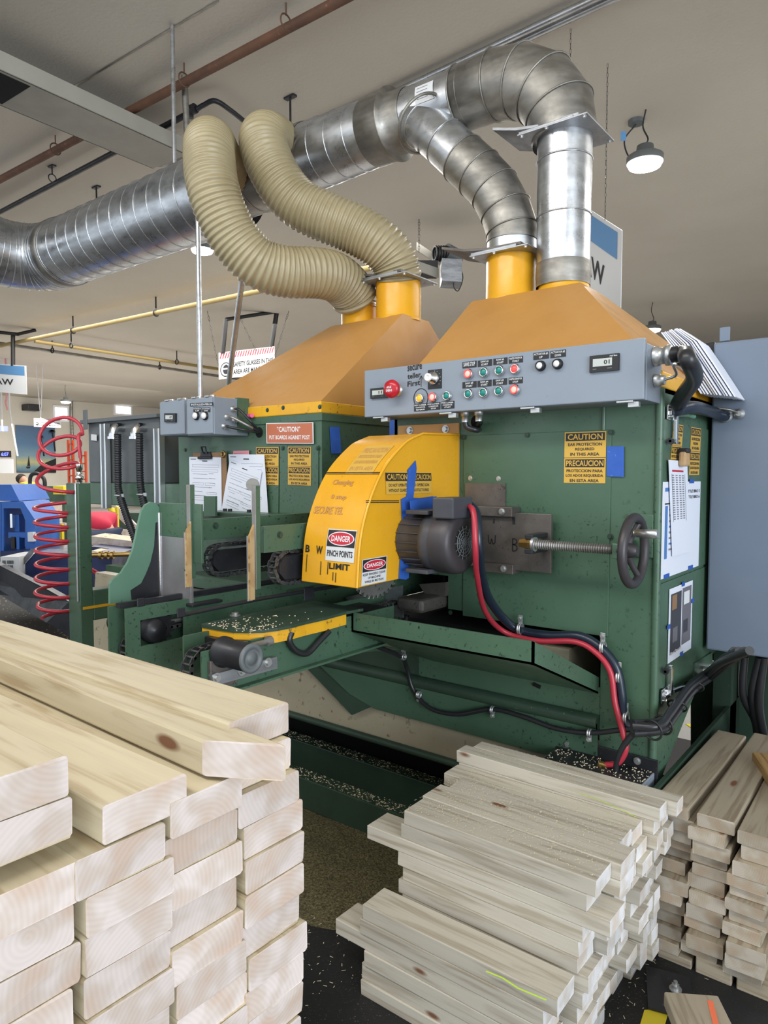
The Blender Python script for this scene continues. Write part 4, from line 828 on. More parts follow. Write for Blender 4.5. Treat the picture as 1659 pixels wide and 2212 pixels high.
# ---- hold-down posts with arms
def holddown(xx, pxa, pxb, pyt, pyb, arm, wood_px, label):
    yy = P(pxa, 1100, x=xx).y; zt, zb = P(pxa,pyt,x=xx).z, P(pxa,pyb,x=xx).z
    o = thing('hold_down', label, 'machine part', (xx, yy, zb))
    b = MB('green'); b.box(xx-.014, xx, yy, yy+.016, zb, zt, .001); b.build('upright', o)
    b = MB('steel'); b.box(xx-.016, xx, yy-.0015, yy, zb, zt, .0005); b.build('worn_edge', o)
    za, zb2 = P(*arm[0],x=xx-.016).z, P(*arm[1],x=xx-.016).z
    b = MB('green'); b.box(xx-.016, xx-.002, yy+.03, YF, zb2, za, .001); b.build('arm', o)
    for i in range(2): 
        b = MB('green_dark'); b.bolt((xx-.002, yy+.09+.16*i, (za+zb2)/2+.01), (1,0,0), .007, .005); b.build('bolt', o)
    # wooden rub strip with bevelled head
    y0 = yy-.035; wx = P(wood_px[0],1200,y=y0).x; wz0, wz1 = P(wood_px[0],wood_px[2],y=y0).z, P(wood_px[0],wood_px[1],y=y0).z
    b = MB('wood_old'); b.prism([(wx,y0,wz0), (wx,y0,wz1), (wx,y0+.016,wz1+.03), (wx,y0+.016,wz0)], (.008,0,0)); b.build('rub_strip', o, 'orange wooden rub strip')
    b = MB('steel'); b.box(wx-.006, wx, y0-.001, y0+.016, wz0-.004, wz1-.0, .001); b.build('strip_holder', o)
holddown(xR1+.02, 411, 428, 1047, 1250, ((440,1121),(440,1166)), (400,1150,1268), 'green hold-down post with wooden strip, nearer the curved guide plate')
holddown(-1.47, 553, 571, 1049, 1274, ((600,1134),(600,1190)), (536,1158,1296), 'green hold-down post with wooden strip, beside the yellow saw guard')
b = MB('chrome'); c = P(545,1048,x=xR2-.10); b.cyl(c, c+V((.002,-.003,0)), .022, 24); b.build('tape_disc', label='round silver foil disc on top of the hold-down post by the papers', cat='disc') if False else None
# hold-down chains and cross beam
def hold_chain(xx, px, pyt, pyb, label):
    yy = P(px, (pyt+pyb)/2, x=xx).y; zt, zb = P(px+20,pyt,x=xx).z, P(px+20,pyb,x=xx).z; r = (zt-zb)/2-.008; zc = (zt+zb)/2
    o = thing('pressure_chain', label, 'chain', (xx, yy+.2, zb))
    c0, c1 = V((xx,yy+r+.008,zc)), V((xx,YF-.12,zc)); chain(loop(c0, c1, r), .0085, 'roller_chain', o, pitch=.017, w_=.014)
    h = r*.72; b = MB('black_steel'); b.prism([V((xx-.012,c0.y-h*.9,zc+h*.35)), V((xx-.012,c0.y-h*.25,zc+h)), V((xx-.012,c1.y,zc+h)), V((xx-.012,c1.y,zc-h)), V((xx-.012,c0.y-h*.25,zc-h)), V((xx-.012,c0.y-h*.9,zc-h*.35))], (.026,0,0)); b.build('chain_bar', o)
hold_chain(-1.73, 441, 1173, 1250, 'black pressure chain on its bar between the two hold-down posts')
hold_chain(-1.50, 583, 1187, 1268, 'black pressure chain whose nose pokes out left of the yellow guard')
CBm = thing('cross_beam', 'green cross beam with dark slot running behind the hold-down posts', 'beam', (-2.0, YF-.1, 1.0))
b = MB('green'); f1, f2 = P(470,1098,y=YF-.12), P(470,1118,y=YF-.12)
b.box(-2.45, XG-.2, YF-.12, YF-.004, f2.z-.07, f1.z-.015, .003); b.build('beam_body', CBm)
b = MB('green_dark'); b.box(-2.45, XG-.2, YF-.13, YF-.12, f2.z-.01, f1.z-.02); b.build('beam_slot', CBm)
for px in (461,486,497,538):
    b = MB('black_steel'); c = P(px,1105,y=YF-.06); b.cyl((c.x,YF-.06,f1.z-.016), (c.x,YF-.06,f1.z-.004), .009, 12); b.build('bolt', CBm)
b = MB('green'); b.prism([P(440,1072,y=YF-.16),P(465,1072,y=YF-.16),P(465,1115,y=YF-.16),P(440,1115,y=YF-.16)], (0,.01,0)); b.build('stop_plate', CBm)
b = MB('green_dark'); b.box(-2.3,XG-.40,YF-.35,YF-.02,.905,.912); b.build('bed_plate', CBm)
# ================================================================ LEFT POST, BEAM AND ELECTRICAL CABINET
LP = thing('support_post', 'square green steel post with the red coil hose beside it', 'post', (-2.60, 1.40, 0))
p0 = P(171,1200,t=2.75); zt_ = P(160,1044,t=2.75).z
b = MB('green'); b.box(p0.x-.092, p0.x, p0.y, p0.y+.055, .006, zt_, .004); b.build('tube', LP)
b = MB('alu'); b.box(p0.x-.014, p0.x-.006, p0.y-.006, p0.y-.001, P(168,1300,t=2.75).z, zt_-.0, .001); b.build('conduit_strip', LP)
b = MB('chrome'); c = V((p0.x-.006,p0.y+.012,zt_)); b.lathe(c, (0,0,1), [(0,.010),(.012,.010),(.014,.016),(.03,.016),(.032,.010),(.05,.010),(.052,.013),(.075,.013)], 16); b.build('air_coupling', LP, 'silver air coupling')
b = MB('green'); a = P(174,1280,x=p0.x+.0); b.box(p0.x-.08, p0.x, p0.y+.055, P(262,1300,x=p0.x).y, P(176,1345,x=p0.x).z, P(176,1279,x=p0.x).z, .004); b.build('side_rail', LP)
b = MB('yellow_strip'); b.box(p0.x, p0.x+.001, p0.y+.01, P(250,1320,x=p0.x).y, P(176,1318,x=p0.x).z-.0, P(176,1312,x=p0.x).z); b.build('tape_measure', LP, 'yellow measuring tape')
b = MB('green'); x_, y_ = p0.x+.02, P(230,1290,x=p0.x).y
b.box(p0.x-.0, xF-.0, y_+.0, y_+.05, .905, .93); b.build('cross_rail', LP)
yb2 = 2.02; BM = thing('cabinet_beam', 'horizontal green beam carrying the grey electrical cabinet', 'beam', (-3.2, yb2, 1.1))
za, zb = P(300,1044,y=yb2).z, P(300,1094,y=yb2).z
b = MB('green'); b.box(P(178,1060,y=yb2).x, XBL+.02, yb2, yb2+.12, zb, za, .004); b.build('beam_tube', BM)
pass
# electrical cabinet
EC = thing('electrical_cabinet', 'dark grey electrical cabinet on the green beam with two black conduits', 'cabinet', (-3.3, yb2+.1, za))
x0_, x1_ = P(187,950,y=yb2).x, P(341,950,y=yb2).x; z0_, z1_ = za, P(250,905,y=yb2).z
b = MB('grey_dark'); b.box(x0_, x1_, yb2+.01, yb2+.26, z0_, z1_, .006); b.build('cabinet_body', EC)
b = MB('grey_dark'); b.box(x0_-.03, x1_+.02, yb2-.02, yb2+.28, z1_-.012, z1_+.008, .002); b.build('drip_lid', EC)
b = MB('grey_dark'); c = P(196,897,y=yb2-.01); b.box(x0_+.01, x0_+.05, yb2-.024, yb2-.018, z1_-.045, z1_+.06, .002); b.build('lifting_lug', EC)
b = MB('paper'); sheet(b, pmap((197,938),(209,939),(197,951), y=yb2-.001), 'sign_white', .001); b.build('rating_label', EC)
for px in (222, 338):
    b = MB('alu'); xx = P(px,1000,y=yb2-.03).x; zz0, zz1 = P(px,1098 if px < 300 else 1090,y=yb2-.03).z, P(px,915 if px < 300 else 925,y=yb2-.03).z
    b.box(xx-.026, xx-.014, yb2-.03, yb2-.0, zz0, zz1, .001); b.box(xx+.014, xx+.026, yb2-.03, yb2-.0, zz0, zz1, .001); b.box(xx-.02, xx+.02, yb2-.006, yb2-.0, zz0, zz1); b.build('strut_channel', EC, 'bright slotted channel')
def corrug(pts, r, name, mat, parent=None, amp=.13, pitch=.012, sub=4, n=14, **k):
    q = resample(spline(pts, 10), pitch/sub); rs = [r*(1+amp*math.cos(2*math.pi*i/sub)) for i in range(len(q))]
    b = MB(mat); b.tube(q, rs, n); return b.build(name, parent, **k)
for px0, path in ((254, [(254,938),(255,1030),(257,1062),(272,1110),(290,1160),(305,1200)]), (301, [(301,936),(302,1020),(305,1060),(312,1090),(322,1120),(330,1140)])):
    b = MB('chrome'); c = P(px0,925,y=yb2-.02); c2 = P(px0,945,y=yb2-.03); b.tube(spline([(c.x,yb2+.01,c.z+.004),(c.x,yb2-.03,c.z+.002),(c.x,yb2-.045,c.z-.03),(c.x,yb2-.045,c2.z)]), .022, 16); b.cyl((c.x,yb2-.045,c2.z+.004), (c.x,yb2-.045,c2.z-.008), .03, 16); b.build('conduit_elbow', EC, 'silver conduit elbow')
    pts = [P(px,py,y=yb2-.045) for px,py in path]; corrug(pts, .0175, 'conduit', 'rubber', EC)
    b = MB('zinc'); c = P(path[2][0],path[2][1]+8,y=yb2-.045); b.torus(c, (0,0,1), .019, .005, 20, 6); b.box(c.x+.018, c.x+.05, yb2-.05, yb2-.045, c.z-.008, c.z+.008); b.build('conduit_clip', EC)
# transformer box and perforated strip to its right
b = MB('grey'); x0_ = P(341,950,y=YF+.3).x; b.box(P(350,900,y=YF+.2).x, P(392,900,y=YF+.2).x, YF+.2, YF+.4, P(350,1046,y=YF+.2).z, P(350,893,y=YF+.2).z, .005); b.build('wire_trough', label='light grey wire trough standing between the two green machine cabinets', cat='box', group=None)
# two small grey boxes on the left cabinet
yS = 1.80*K*1.195; yS = 1.80
for nm, pa, pb_, pt, pbm, lab, yy in (('box', 347, 402, 862, 942, 'small grey counter box, leftmost on the green cabinet', 1.84), ('box', 405, 462, 856, 941, 'small grey push-button box with cables, beside the counter box', 1.80)):
    x0_, x1_ = P(pa,900,y=yy).x, P(pb_,900,y=yy).x; z0_, z1_ = P(pa,pbm,y=yy).z, P(pb_,pt,y=yy).z
    o = thing('switch_box', lab, 'box', ((x0_+x1_)/2, yy+.09, z0_))
    b = MB('grey'); b.box(x0_, x1_, yy, YF-.001, z0_, z1_, .003); bd = b.build('box_body', o)
    b = MB('grey'); b.box(x0_+.003, x1_-.003, yy-.006, yy, z0_+.004, z1_-.004, .002); b.build('lid', o)
    for fx in (.25, .75):
        b = MB('zinc'); xx = x0_+(x1_-x0_)*fx; b.box(xx-.012, xx+.012, yy-.004, yy+.02, z1_, z1_+.006, .001); b.cyl((xx,yy+.03,z1_), (xx,yy+.03,z1_+.010), .012, 14); b.build('latch', o)
    if pa == 347: counter(0, 'counter', pmap((358,893),(382,893),(358,912), y=yy-.007), o, '07')
    else:
        b = MB('black'); f = pmap((411,871),(461,869),(411,878), y=yy-.007); sheet(b, f, 'black', .001); b.text(f, 'INSTALLED-FEB.26', .05,.2,.95,.8, 'amber_lens' if False else 'sign_white', .0014); b.build('legend_plate', o)
        for tx, px in ((('ACTUATOR #1','UP'),418), (('ACTUATOR #1','DOWN'),437)):
            b = MB('black'); f = pmap((px,880),(px+17,880),(px,890), y=yy-.007); sheet(b, f, 'black', .001); b.text(f, tx[0], .04,.12,.96,.45, 'sign_white', .0014); b.text(f, tx[1], .25,.55,.75,.9, 'sign_white', .0014); b.build('legend_plate', o)
            c = P(px+7.5,898.5,y=yy-.006); b = MB('black'); b.lathe(c, (0,-1,0), [(0,.017),(.008,.017),(.010,.012)], 24); bt = b.build('button', o); b = MB('white_lens'); b.lathe(c+V((0,-.006,0)), (0,-1,0), [(0,.0135),(.008,.0135),(.012,.008),(.013,.0001)], 24); b.build('lens', bt)
        for i, (px, py) in enumerate(((502,884),(489,901),(505,908),(483,921))):
            c = P(px, py, x=x1_); b = MB('zinc'); b.lathe(c, (1,0,0), [(0,.013),(.006,.013),(.008,.009),(.018,.009)], 18); b.build('cable_gland', o)
            e = P(563,935,y=YF-.003); m_ = (c+e)/2+V((.05,-.02,-.006)); rope([c+V((.02,0,0)), c+V((.045,0,-.006)), m_, e], .0055, 'rubber' if i != 1 else 'steel', 'cable', parent=o)
b = MB('void'); c = P(560,934,y=YF-.0015); b.cyl(c, c+V((0,-.001,0)), .022, 20); b.build('cable_hole', Bc)
b = MB('green'); c = P(531,866,y=YF-.01); b.box(c.x-.01, c.x+.01, YF-.06, YF, P(531,935,y=YF).z, P(531,862,y=YF).z); b.build('bracket', Bc)
# ---- clipboard and paper bundle hanging on the left cabinet
def paper(name, tl, tr, bl, y, lines, label, parent=None, seed=1, lift=0, extra=None):
    f = pmap(tl, tr, bl, y=y); b = MB('paper'); nb = 6
    b.mat('paper'); o = f(0,1,0); b.boxv(o, f(1,1,0)-o, f(0,0,0)-o, f.n*.0012)
    r_ = random.Random(seed)
    if lines == 'form':
        b.rect(f, .05,.03,.22,.045, 'ink_grey', .0016); b.rect(f, .42,.06,.58,.075, 'ink', .0016)
        for (q0, q1, q2, q3) in ((.10,.13,.93,.17), (.08,.21,.9,.25), (.10,.44,.45,.48), (.5,.44,.8,.48), (.12,.66,.5,.70), (.55,.60,.85,.63)):
            for e_ in ((q0,q1,q2,q1+.004), (q0,q3,q2,q3+.004), (q0,q1,q0+.005,q3), (q2,q1,q2+.005,q3)): b.rect(f, *e_, 'ink_grey', .0016)
        for i in range(9): yy_ = .29+.075*i; b.rect(f, .1+r_.random()*.05,yy_,.3+r_.random()*.5,yy_+.006, 'ink_grey', .0017); 
        for i in range(8): yy_ = .28+.08*i; b.rect(f, .62,yy_,.64+r_.random()*.25,yy_+.005, 'ink', .0017)
    if extra: extra(b, f)
    return b.build(name, parent, label, 'paper' if parent is None else None)
CL = thing('clipboard', 'brown clipboard with black clip holding white order sheets on the green cabinet', 'clipboard', P(460,1110,y=YF-.03))
b = MB('clip_wood'); f = pmap((418,978),(489,977),(425,1118), y=YF-.012); sheet(b, f, 'clip_wood', .004); b.build('board', CL)
paper('sheet', (409,987),(478,988),(411,1110), YF-.018, 'form', None, CL, 3)
b = MB('black_steel'); c = P(444,985,y=YF-.022); b.prism([c+V((-.045,0,-.012)), c+V((.045,0,-.012)), c+V((.03,0,.018)), c+V((-.03,0,.018))], (0,.01,0)); b.tube([c+V((-.012,-.004,.01)), c+V((-.014,-.01,.04)), c+V((.012,-.01,.04)), c+V((.012,-.004,.01))], .004, 8); b.cyl(c+V((-.045,-.004,-.008)), c+V((.045,-.004,-.008)), .006, 10); b.build('clip', CL, 'black bulldog clip')
b = MB('brass'); c = P(482,981,y=YF-.02); b.torus(c, (0,1,0), .012, .004, 20, 8); b.build('hanging_hook', Bc)
paper('order_sheet', (494,981),(571,982),(504,1128), YF-.020, 'form', 'white order sheet at the back of the loose pair right of the clipboard', None, 5)
paper('order_sheet', (497,992),(566,1018),(476,1118), YF-.026, 'form', 'tilted white order sheet in front of the loose pair right of the clipboard', None, 9)
b = MB('pink'); f = pmap((504,974),(538,973),(504,989), y=YF-.012); sheet(b, f, 'pink', .001); b.rect(f, .05,.35,.95,.39, 'red_hose', .0014); b.rect(f, .05,.6,.6,.64, 'ink_grey', .0014); b.build('pink_slip', label='pink slip stuck behind the loose order sheets', cat='paper')
b = MB('galv_dull'); c = P(546,1047,x=-1.487); b.cyl(c, c+V((.003,-.004,0)), .018, 26); b.build('foil_disc', label='mottled round disc at the head of the hold-down post by the papers', cat='disc')
# papers and clip on the right flank
def flank_paper(tl, tr, bl, dx, label, extra, mat='paper'):
    X_ = XAR+dx; f = plane_map(P(*tl,x=X_), P(*tr,x=X_), P(*bl,x=X_)); b = MB(mat); sheet(b, f, mat, .001); extra(b, f); return b.build('notice_sheet', label=label, cat='paper')
def ex1(b, f):
    b.rect(f, .05,.06,.28,.10, 'paper_blue', .0014)
    b.rect(f, .05,.22,.60,.235, 'ink', .0014); b.rect(f, .06,.25,.12,.80, 'paper_blue', .0014)
    for i in range(8): b.rect(f, .16,.28+.06*i,.55,.30+.06*i, 'paper_blue' if i % 3 == 0 else 'ink_grey', .0014)
    b.text(f, '4 LITTLE BRO 5', .52,.09,.97,.125, 'marker', .0016); b.text(f, '4 LITTLE BRO 6', .52,.155,.97,.19, 'marker', .0016)
    for q0 in ((.12,.985),(.75,.985),(.72,.0)): b.rect(f, q0[0]-.06,q0[1]-.025,q0[0]+.07,q0[1]+.02, 'blue_tape', .0022)
flank_paper((1432,1041),(1513,1040),(1427,1252), .007, 'large white sheet with blue table taped on the flank of the right cabinet', ex1)
def ex2(b, f):
    b.rect(f, .15,.10,.75,.12, 'danger_red', .0014)
    for i in range(20): 
        yy_ = .15+.024*i
        for a0 in (.14,.32,.50,.66): b.rect(f, a0,yy_,a0+.10,yy_+.012, 'ink_grey', .0014)
    b.rect(f, .12,.14,.13,.64, 'ink', .0014); b.rect(f, .82,.14,.83,.64, 'ink', .0014)
flank_paper((1444,993),(1484,997),(1452,1202), .012, 'long narrow price table sheet hanging from a clip on the cabinet flank', ex2)
def ex3(b, f):
    b.rect(f, .06,.08,.50,.90, 'photo_dark', .0014); b.rect(f, .54,.06,.94,.86, 'photo_mid', .0014); b.rect(f, .10,.10,.30,.30, 'clip_wood', .0018); b.rect(f, .60,.12,.85,.30, 'foam', .0018); b.rect(f, .60,.52,.80,.70, 'photo_dark', .0018); b.rect(f, .15,.55,.35,.75, 'photo_mid', .0018)
    b.text(f, 'Visual Standard', .06,.86,.55,.91, 'white', .002)
    for q0 in ((.55,.0),(.55,.985),(-.02,.5),(1.0,.3)): b.rect(f, q0[0]-.06,q0[1]-.03,q0[0]+.07,q0[1]+.03, 'blue_tape', .0022)
flank_paper((1446,1273),(1496,1253),(1442,1434), .0065, 'small photo sheet taped low on the flank of the right cabinet', ex3)
b = MB('cork'); c = P(1470,985,x=XAR+.014); b.box(c.x, c.x+.02, c.y-.02, c.y+.025, c.z-.03, c.z+.012, .006); b.mat('black_steel').box(c.x-.003, c.x+.024, c.y-.015, c.y+.02, c.z+.008, c.z+.022, .004); b.build('paper_clip', label='cork and black clip holding the narrow table sheet', cat='clip')
# ================================================================ RED COIL HOSE
pts = []
n_ = 12*16
for i in range(n_):
    u_ = i/(n_-1); a = 2*math.pi*8.5*u_; px_ = 121+4*math.sin(u_*3); py_ = 1080+ (1335-1080)*u_**1.0
    c = P(px_, py_, t=2.85); r = .082 if u_ < .88 else .06+.1*(1-u_); pts.append(c+Rt*(r*math.cos(a))+Fh*(r*math.sin(a)))
top = []
for i in range(40):
    u_ = i/39; a = -math.pi*2*3.2*u_; c = P(122+10*(1-u_), 938+140*u_**1.6, t=2.78); r = .085-.01*u_
    tilt = .9*(1-u_)+.12*u_
    top.append(c+Rt*(r*math.cos(-a))+V((0,0,1))*(r*tilt*math.sin(-a)+0)+Fh*(r*(1-tilt)*math.sin(-a)))
start = [P(174,990,t=2.74), P(172,975,t=2.74), P(170,940,t=2.76)]
b = MB('red_hose'); b.tube(resample(spline(start+top+pts[4:], 5), .008), .0072, 8); b.build('coil_hose', label='red spiral air hose hanging beside the square green post', cat='hose')
# ================================================================ DUCTS
def duct(pts_px, name, parent, mat, y=None, spacing=.22, seam=.004, n=40, capt=False, smoothn=8):
    """pts_px: (px, py, depth y, radius)"""
    pts = [P(a, c_, y=(d if d is not None else YP)) for a, c_, d, r in pts_px]; rr = [q[3] for q in pts_px]
    return duct3(pts, rr, name, parent, mat, spacing, seam, n)
def duct3(pts, rr, name, parent, mat, spacing=.22, seam=.004, n=40):
    b = MB(mat); b.tube(pts, rr, n, caps=False)
    # raised seams
    L_ = [0]
    for p, q_ in zip(pts, pts[1:]): L_.append(L_[-1]+(q_-p).length)
    d = spacing*.5
    while d < L_[-1]:
        i = max(j for j in range(len(L_)) if L_[j] <= d); i = min(i, len(pts)-2); t_ = (d-L_[i])/(L_[i+1]-L_[i]); c = pts[i].lerp(pts[i+1], t_); r = rr[i]+(rr[i+1]-rr[i])*t_
        b.torus(c, pts[i+1]-pts[i]+V((0,0,.0)), r+.001, seam, n, 6); d += spacing
    return b.build(name, parent)
MD = thing('main_duct', 'long galvanised spiral duct hanging under the ceiling', 'duct', (-2.5, YP, 2.8))
ax = lambda px, py: P(px, py, y=YP)
zD = ax(800,290).z
# straight run, three diameters
def on_run(px): # point of the duct axis above picture column px
    d = Fw+Rt*((px-CX)/FPX); s = YP/ (Fh*1.0+Rt*((px-CX)/FPX)).y
    x = ((Fh+Rt*((px-CX)/FPX))*s).x; return V((x, YP, zD))
RB_, RM, RS = .225, .165, .12
a, c = on_run(150), on_run(515); b_ = on_run(660); e = on_run(850); g_ = on_run(905); h_ = on_run(1010)
duct3([a, c], [RB_, RB_*.98], 'duct_section', MD, 'galv', .13, .0035)
duct3([c, b_], [RM*1.08, RM*1.02], 'duct_section', MD, 'galv_dull', .4)
duct3([b_, e], [RM*.98, RM*.86], 'duct_section', MD, 'galv', .11, .0025)
b = MB('galv_dull'); x_ = b_.x; b.lathe((b_.x-.10,YP,zD), (1,0,0), [(0,RM*1.03),(.16,RM*1.0),(.165,RM*.98)], 40, caps=False); b.build('joint_band', MD, 'dull sealed joint')
b = MB('galv_dull'); b.lathe((e.x-.12,YP,zD), (1,0,0), [(0,RM*.87),(.0,RM*.90),(.10,RM*.90),(.13,RM*.96),(.135,RM*.96),(.135,RM*.80),(.22,RS*1.06),(.23,RS*1.04)], 40, caps=False); b.build('joint_band', MD, 'dull sealed joint')
duct3([e, h_], [RS*1.03, RS*1.0], 'duct_section', MD, 'galv', .9)
b = MB('sign_white'); f = plane_map(P(893,186,y=YP-.125), P(932,170,y=YP-.125), P(897,226,y=YP-.125)); 
f2 = lambda a_, b_2, h2: (lambda p: V((p.x, YP-math.sqrt(max(0,(RS+.003+h2)**2-(p.z-zD)**2)), p.z)))(f(a_, b_2, 0)); b.rect(f2, 0,0,1,1, 'sign_white', .0005, 6)
for i in range(4): b.rect(f2, .1,.15+.2*i,.7,.19+.2*i, 'ink_grey', .001)
b.build('tag_sheet', MD, 'torn paper tag')
# left elbow, turning back towards the wall
el = [a+V((.02,0,0)), a+V((-.08,0,0)), a+V((-.20,-.03,-.0)), a+V((-.29,-.11,0)), a+V((-.34,-.24,.0)), a+V((-.36,-.45,.02)), a+V((-.36,-.9,.04))]
el = resample(spline(el, 8), .03); duct3(el, [RB_*1.03]*len(el), 'elbow', MD, 'galv', .055, .003)
b = MB('galv_dull'); b.lathe(a+V((.06,0,0)), (-1,0,0), [(0,RB_*1.01),(.0,RB_*1.05),(.07,RB_*1.05),(.07,RB_*1.01)], 40, caps=False); b.build('joint_band', MD, 'dull sealed joint')
# right gored elbow down to the hood
xv = xA2-.012; zt = zD
def gore(pts, r, name, parent, mat='galv_dull', s_=.004):
    b = MB(mat); b.tube(pts, r, 40, caps=False, smooth=True)
    for i in range(1, len(pts)-1):
        t_ = (pts[i+1]-pts[i-1]); b.torus(pts[i], t_, (r if not isinstance(r, list) else r[i])*1.015, s_, 40, 6)
    b.torus(pts[0], pts[1]-pts[0], (r if not isinstance(r, list) else r[0])*1.01, s_, 40, 6); return b.build(name, parent)
el_px = [(1008,196),(1060,176),(1105,165),(1150,172),(1195,205),(1222,250),(1228,300)]
zE = P(1222,250,y=YP).z
Rr = xv-h_.x
cE = V((xv-.34, YP, zD-.34)); 
gp = [h_, V((h_.x+.12,YP,zD))]
arc0 = V((xv-.30,YP,zD+.02))
zc_ = zD-.34+.06; xc_ = xv-.30; Ra = .30
gp = [h_, V((xc_-.16,YP,zD+.0))]+[V((xc_+Ra*math.sin(t_)*1.0, YP, zD-Ra+Ra*math.cos(t_))) for t_ in [math.radians(k) for k in (0,22,45,67,90)]]
gore(gp, [RS*1.03, RS*1.06, RS*1.10, RS*1.12, RS*1.12, RS*1.10, RS*1.03], 'elbow', MD)
zv = zD-Ra
duct3([V((xv,YP,zv+.02)), V((xv,YP,ZHT+.04))], [.104, .100], 'drop_duct', MD, 'galv', .21, .003)
b = MB('galv_dull'); b.lathe((xv,YP,ZHT+.02), (0,0,1), [(0,.103),(.05,.105),(.09,.102)], 40, caps=False); b.build('joint_band', MD, 'rusty smeared joint')
# branch to the second collar
xb2 = xA1; zk = P(1100,525,y=YP).z
st = V((on_run(900).x, YP-.02, zD-.02))
br_px = [(905,265),(935,285),(985,330),(1030,378)]
bp = [st, P(945,292,y=YP-.05), P(1010,352,y=YP-.03)]
duct3(bp, [.098,.098,.098], 'branch_duct', MD, 'galv', .16, .0025)
b = MB('galv_dull'); ddd = (bp[1]-bp[0]).normalized(); b.torus(P(915,268,y=YP-.10), ddd, .118, .007, 40, 6); b.build('branch_flange', MD)
gore([P(1000,343,y=YP-.03), P(1035,375,y=YP-.02), P(1068,410,y=YP-.01), P(1092,455,y=YP), V((xb2,YP,P(1101,500,y=YP).z)), V((xb2,YP,zk))], .103, 'branch_elbow', MD, s_=.003)
duct3([V((xb2,YP,zk)), V((xb2,YP,P(1100,558,y=YP).z))], [.100,.100], 'branch_end', MD, 'galv', .5)
# blast gates: slotted plates with a drawn slide
def gate(c, w_, slide_dx, slide_w, rusty, label, tilt=0):
    o = thing('blast_gate', label, 'damper', c)
    b = MB('plate_steel'); b.box(c.x-w_*.45, c.x+w_*.5, c.y-w_*.48, c.y+w_*.45, c.z-.006, c.z, .001); fr = b.build('frame_plate', o)
    b = MB('orange' if rusty else 'plate_steel'); zz = c.z+.010
    vs = []; 
    k_ = .86 if not rusty else 1.0; pts_ = [(-w_*k_, .050), (-w_*k_*.82, .036), (-w_*k_*.6, .020), (-w_*.2, .004), (w_*.35, 0)]
    pr = [V((c.x+x_, c.y-w_*.40, zz+z_)) for x_, z_ in pts_]+[V((c.x+x_, c.y-w_*.40, zz+z_+.010)) for x_, z_ in reversed(pts_)]
    b.mat('dirty_steel' if rusty else 'plate_steel'); b.prism(pr, (0, w_*.78, 0)); b.build('slide', o, 'drawn slide plate')
    for s_ in (-1, 1): b = MB('plate_steel'); b.box(c.x-w_*.45, c.x+w_*.3, c.y+s_*w_*.42-.008, c.y+s_*w_*.42+.008, c.z-.001, c.z+.012, .002); b.build('guide_rail', o)
    for s_ in ((-.40,-.44),(.45,-.44),(.45,.40),(-.05,-.45)): b = MB('zinc'); b.bolt((c.x+w_*s_[0], c.y+w_*s_[1], c.z-.006), (0,0,-1), .006, .005); b.build('bolt', o)
gate(V((xv, YP, P(1215,300,y=YP).z)), .29, 0, 0, False, 'grey blast gate plate high on the rightmost vertical duct')
gate(V((xb2, YP, P(1100,558,y=YP).z)), .27, 0, 0, True, 'dirty blast gate plate on the yellow collar of the right hood')
gate(V((xB2, YP, P(860,610,y=YP).z)), .27, 0, 0, True, 'dirty blast gate plate on the yellow collar of the left hood')
# ribbed flexible hoses
def flex(path, r, label):
    pts = [P(a_, b_2, t=t_) for a_, b_2, t_ in path]; q = resample(spline(pts, 14), .0036); pf_ = (1.055, 1.03, .985, .965, .985, 1.03)
    rs = [r*pf_[i % 6] for i in range(len(q))]
    b = MB('hose_tan'); b.tube(q, rs, 36); return b.build('flexible_hose', label=label, cat='hose')
zc1 = P(770,655,y=YP)
flex([(520,395,3.85),(478,345,3.55),(455,310,3.22),(452,335,3.06),(458,395,3.0),(476,455,3.0),(510,520,3.02),(560,570,3.05),(620,588,3.1),(680,590,3.16),(725,600,3.24),(757,628,3.32),(769,652,3.36)], .104, 'ribbed tan hose in front, looping lowest onto the left hood')
flex([(640,350,3.7),(600,305,3.55),(571,296,3.30),(575,335,3.22),(605,395,3.2),(645,440,3.2),(700,468,3.2),(760,492,3.2),(810,520,3.2),(845,555,3.22),(858,590,3.24),(860,606,3.25)], .104, 'ribbed tan hose behind, ending in the taller yellow collar')
# ================================================================ CEILING SERVICES
def run(p, q, r, mat, name, label, cat='pipe', n=12):
    b = MB(mat); b.cyl(p, q, r, n); return b.build(name, label=label, cat=cat)
zz = ZC-.11
def along(px0, py0, px1, py1, z, ext=0, ext2=0):
    p, q = P(px0,py0,z=z), P(px1,py1,z=z); d = (q-p).normalized(); return p-d*ext, q+d*ext2
p, q = along(0,388,740,-2,zz,6,1.5); b = MB('rust'); b.cyl(p, q, .030, 14); rp = b.build('sprinkler_pipe', label='rusty brown pipe crossing under the ceiling at the upper left', cat='pipe')
for px, py in ((618,48),(398,172),(120,322)):
    c = P(px,py,z=zz); b = MB('rust'); b.torus(c, (q-p), .045, .005, 24, 6); b.cyl(c+V((0,0,.04)), (c.x,c.y,ZC), .005, 8); b.build('pipe_hanger', rp)
p, q = along(35,440,425,236,zz,5,.0); b = MB('black_steel'); b.cyl(p, q, .022, 12); q2 = P(465,218,z=zz+.03); q3 = P(530,265,z=zz); b.tube(spline([q, P(440,227,z=zz+.02), q2, P(500,240,z=zz), P(540,272,z=zz), P(600,320,z=zz)]), .018, 10); bp_ = b.build('black_pipe', label='black iron pipe with elbow above the ribbed hoses', cat='pipe')
b = MB('black_steel'); b.cyl(P(403,243,z=zz)-V((0,0,.0)), P(421,234,z=zz), .035, 14); b.cyl(P(412,240,z=zz), P(412,240,z=zz)-V((0,0,.05)), .02, 12); b.build('pipe_tee', bp_)
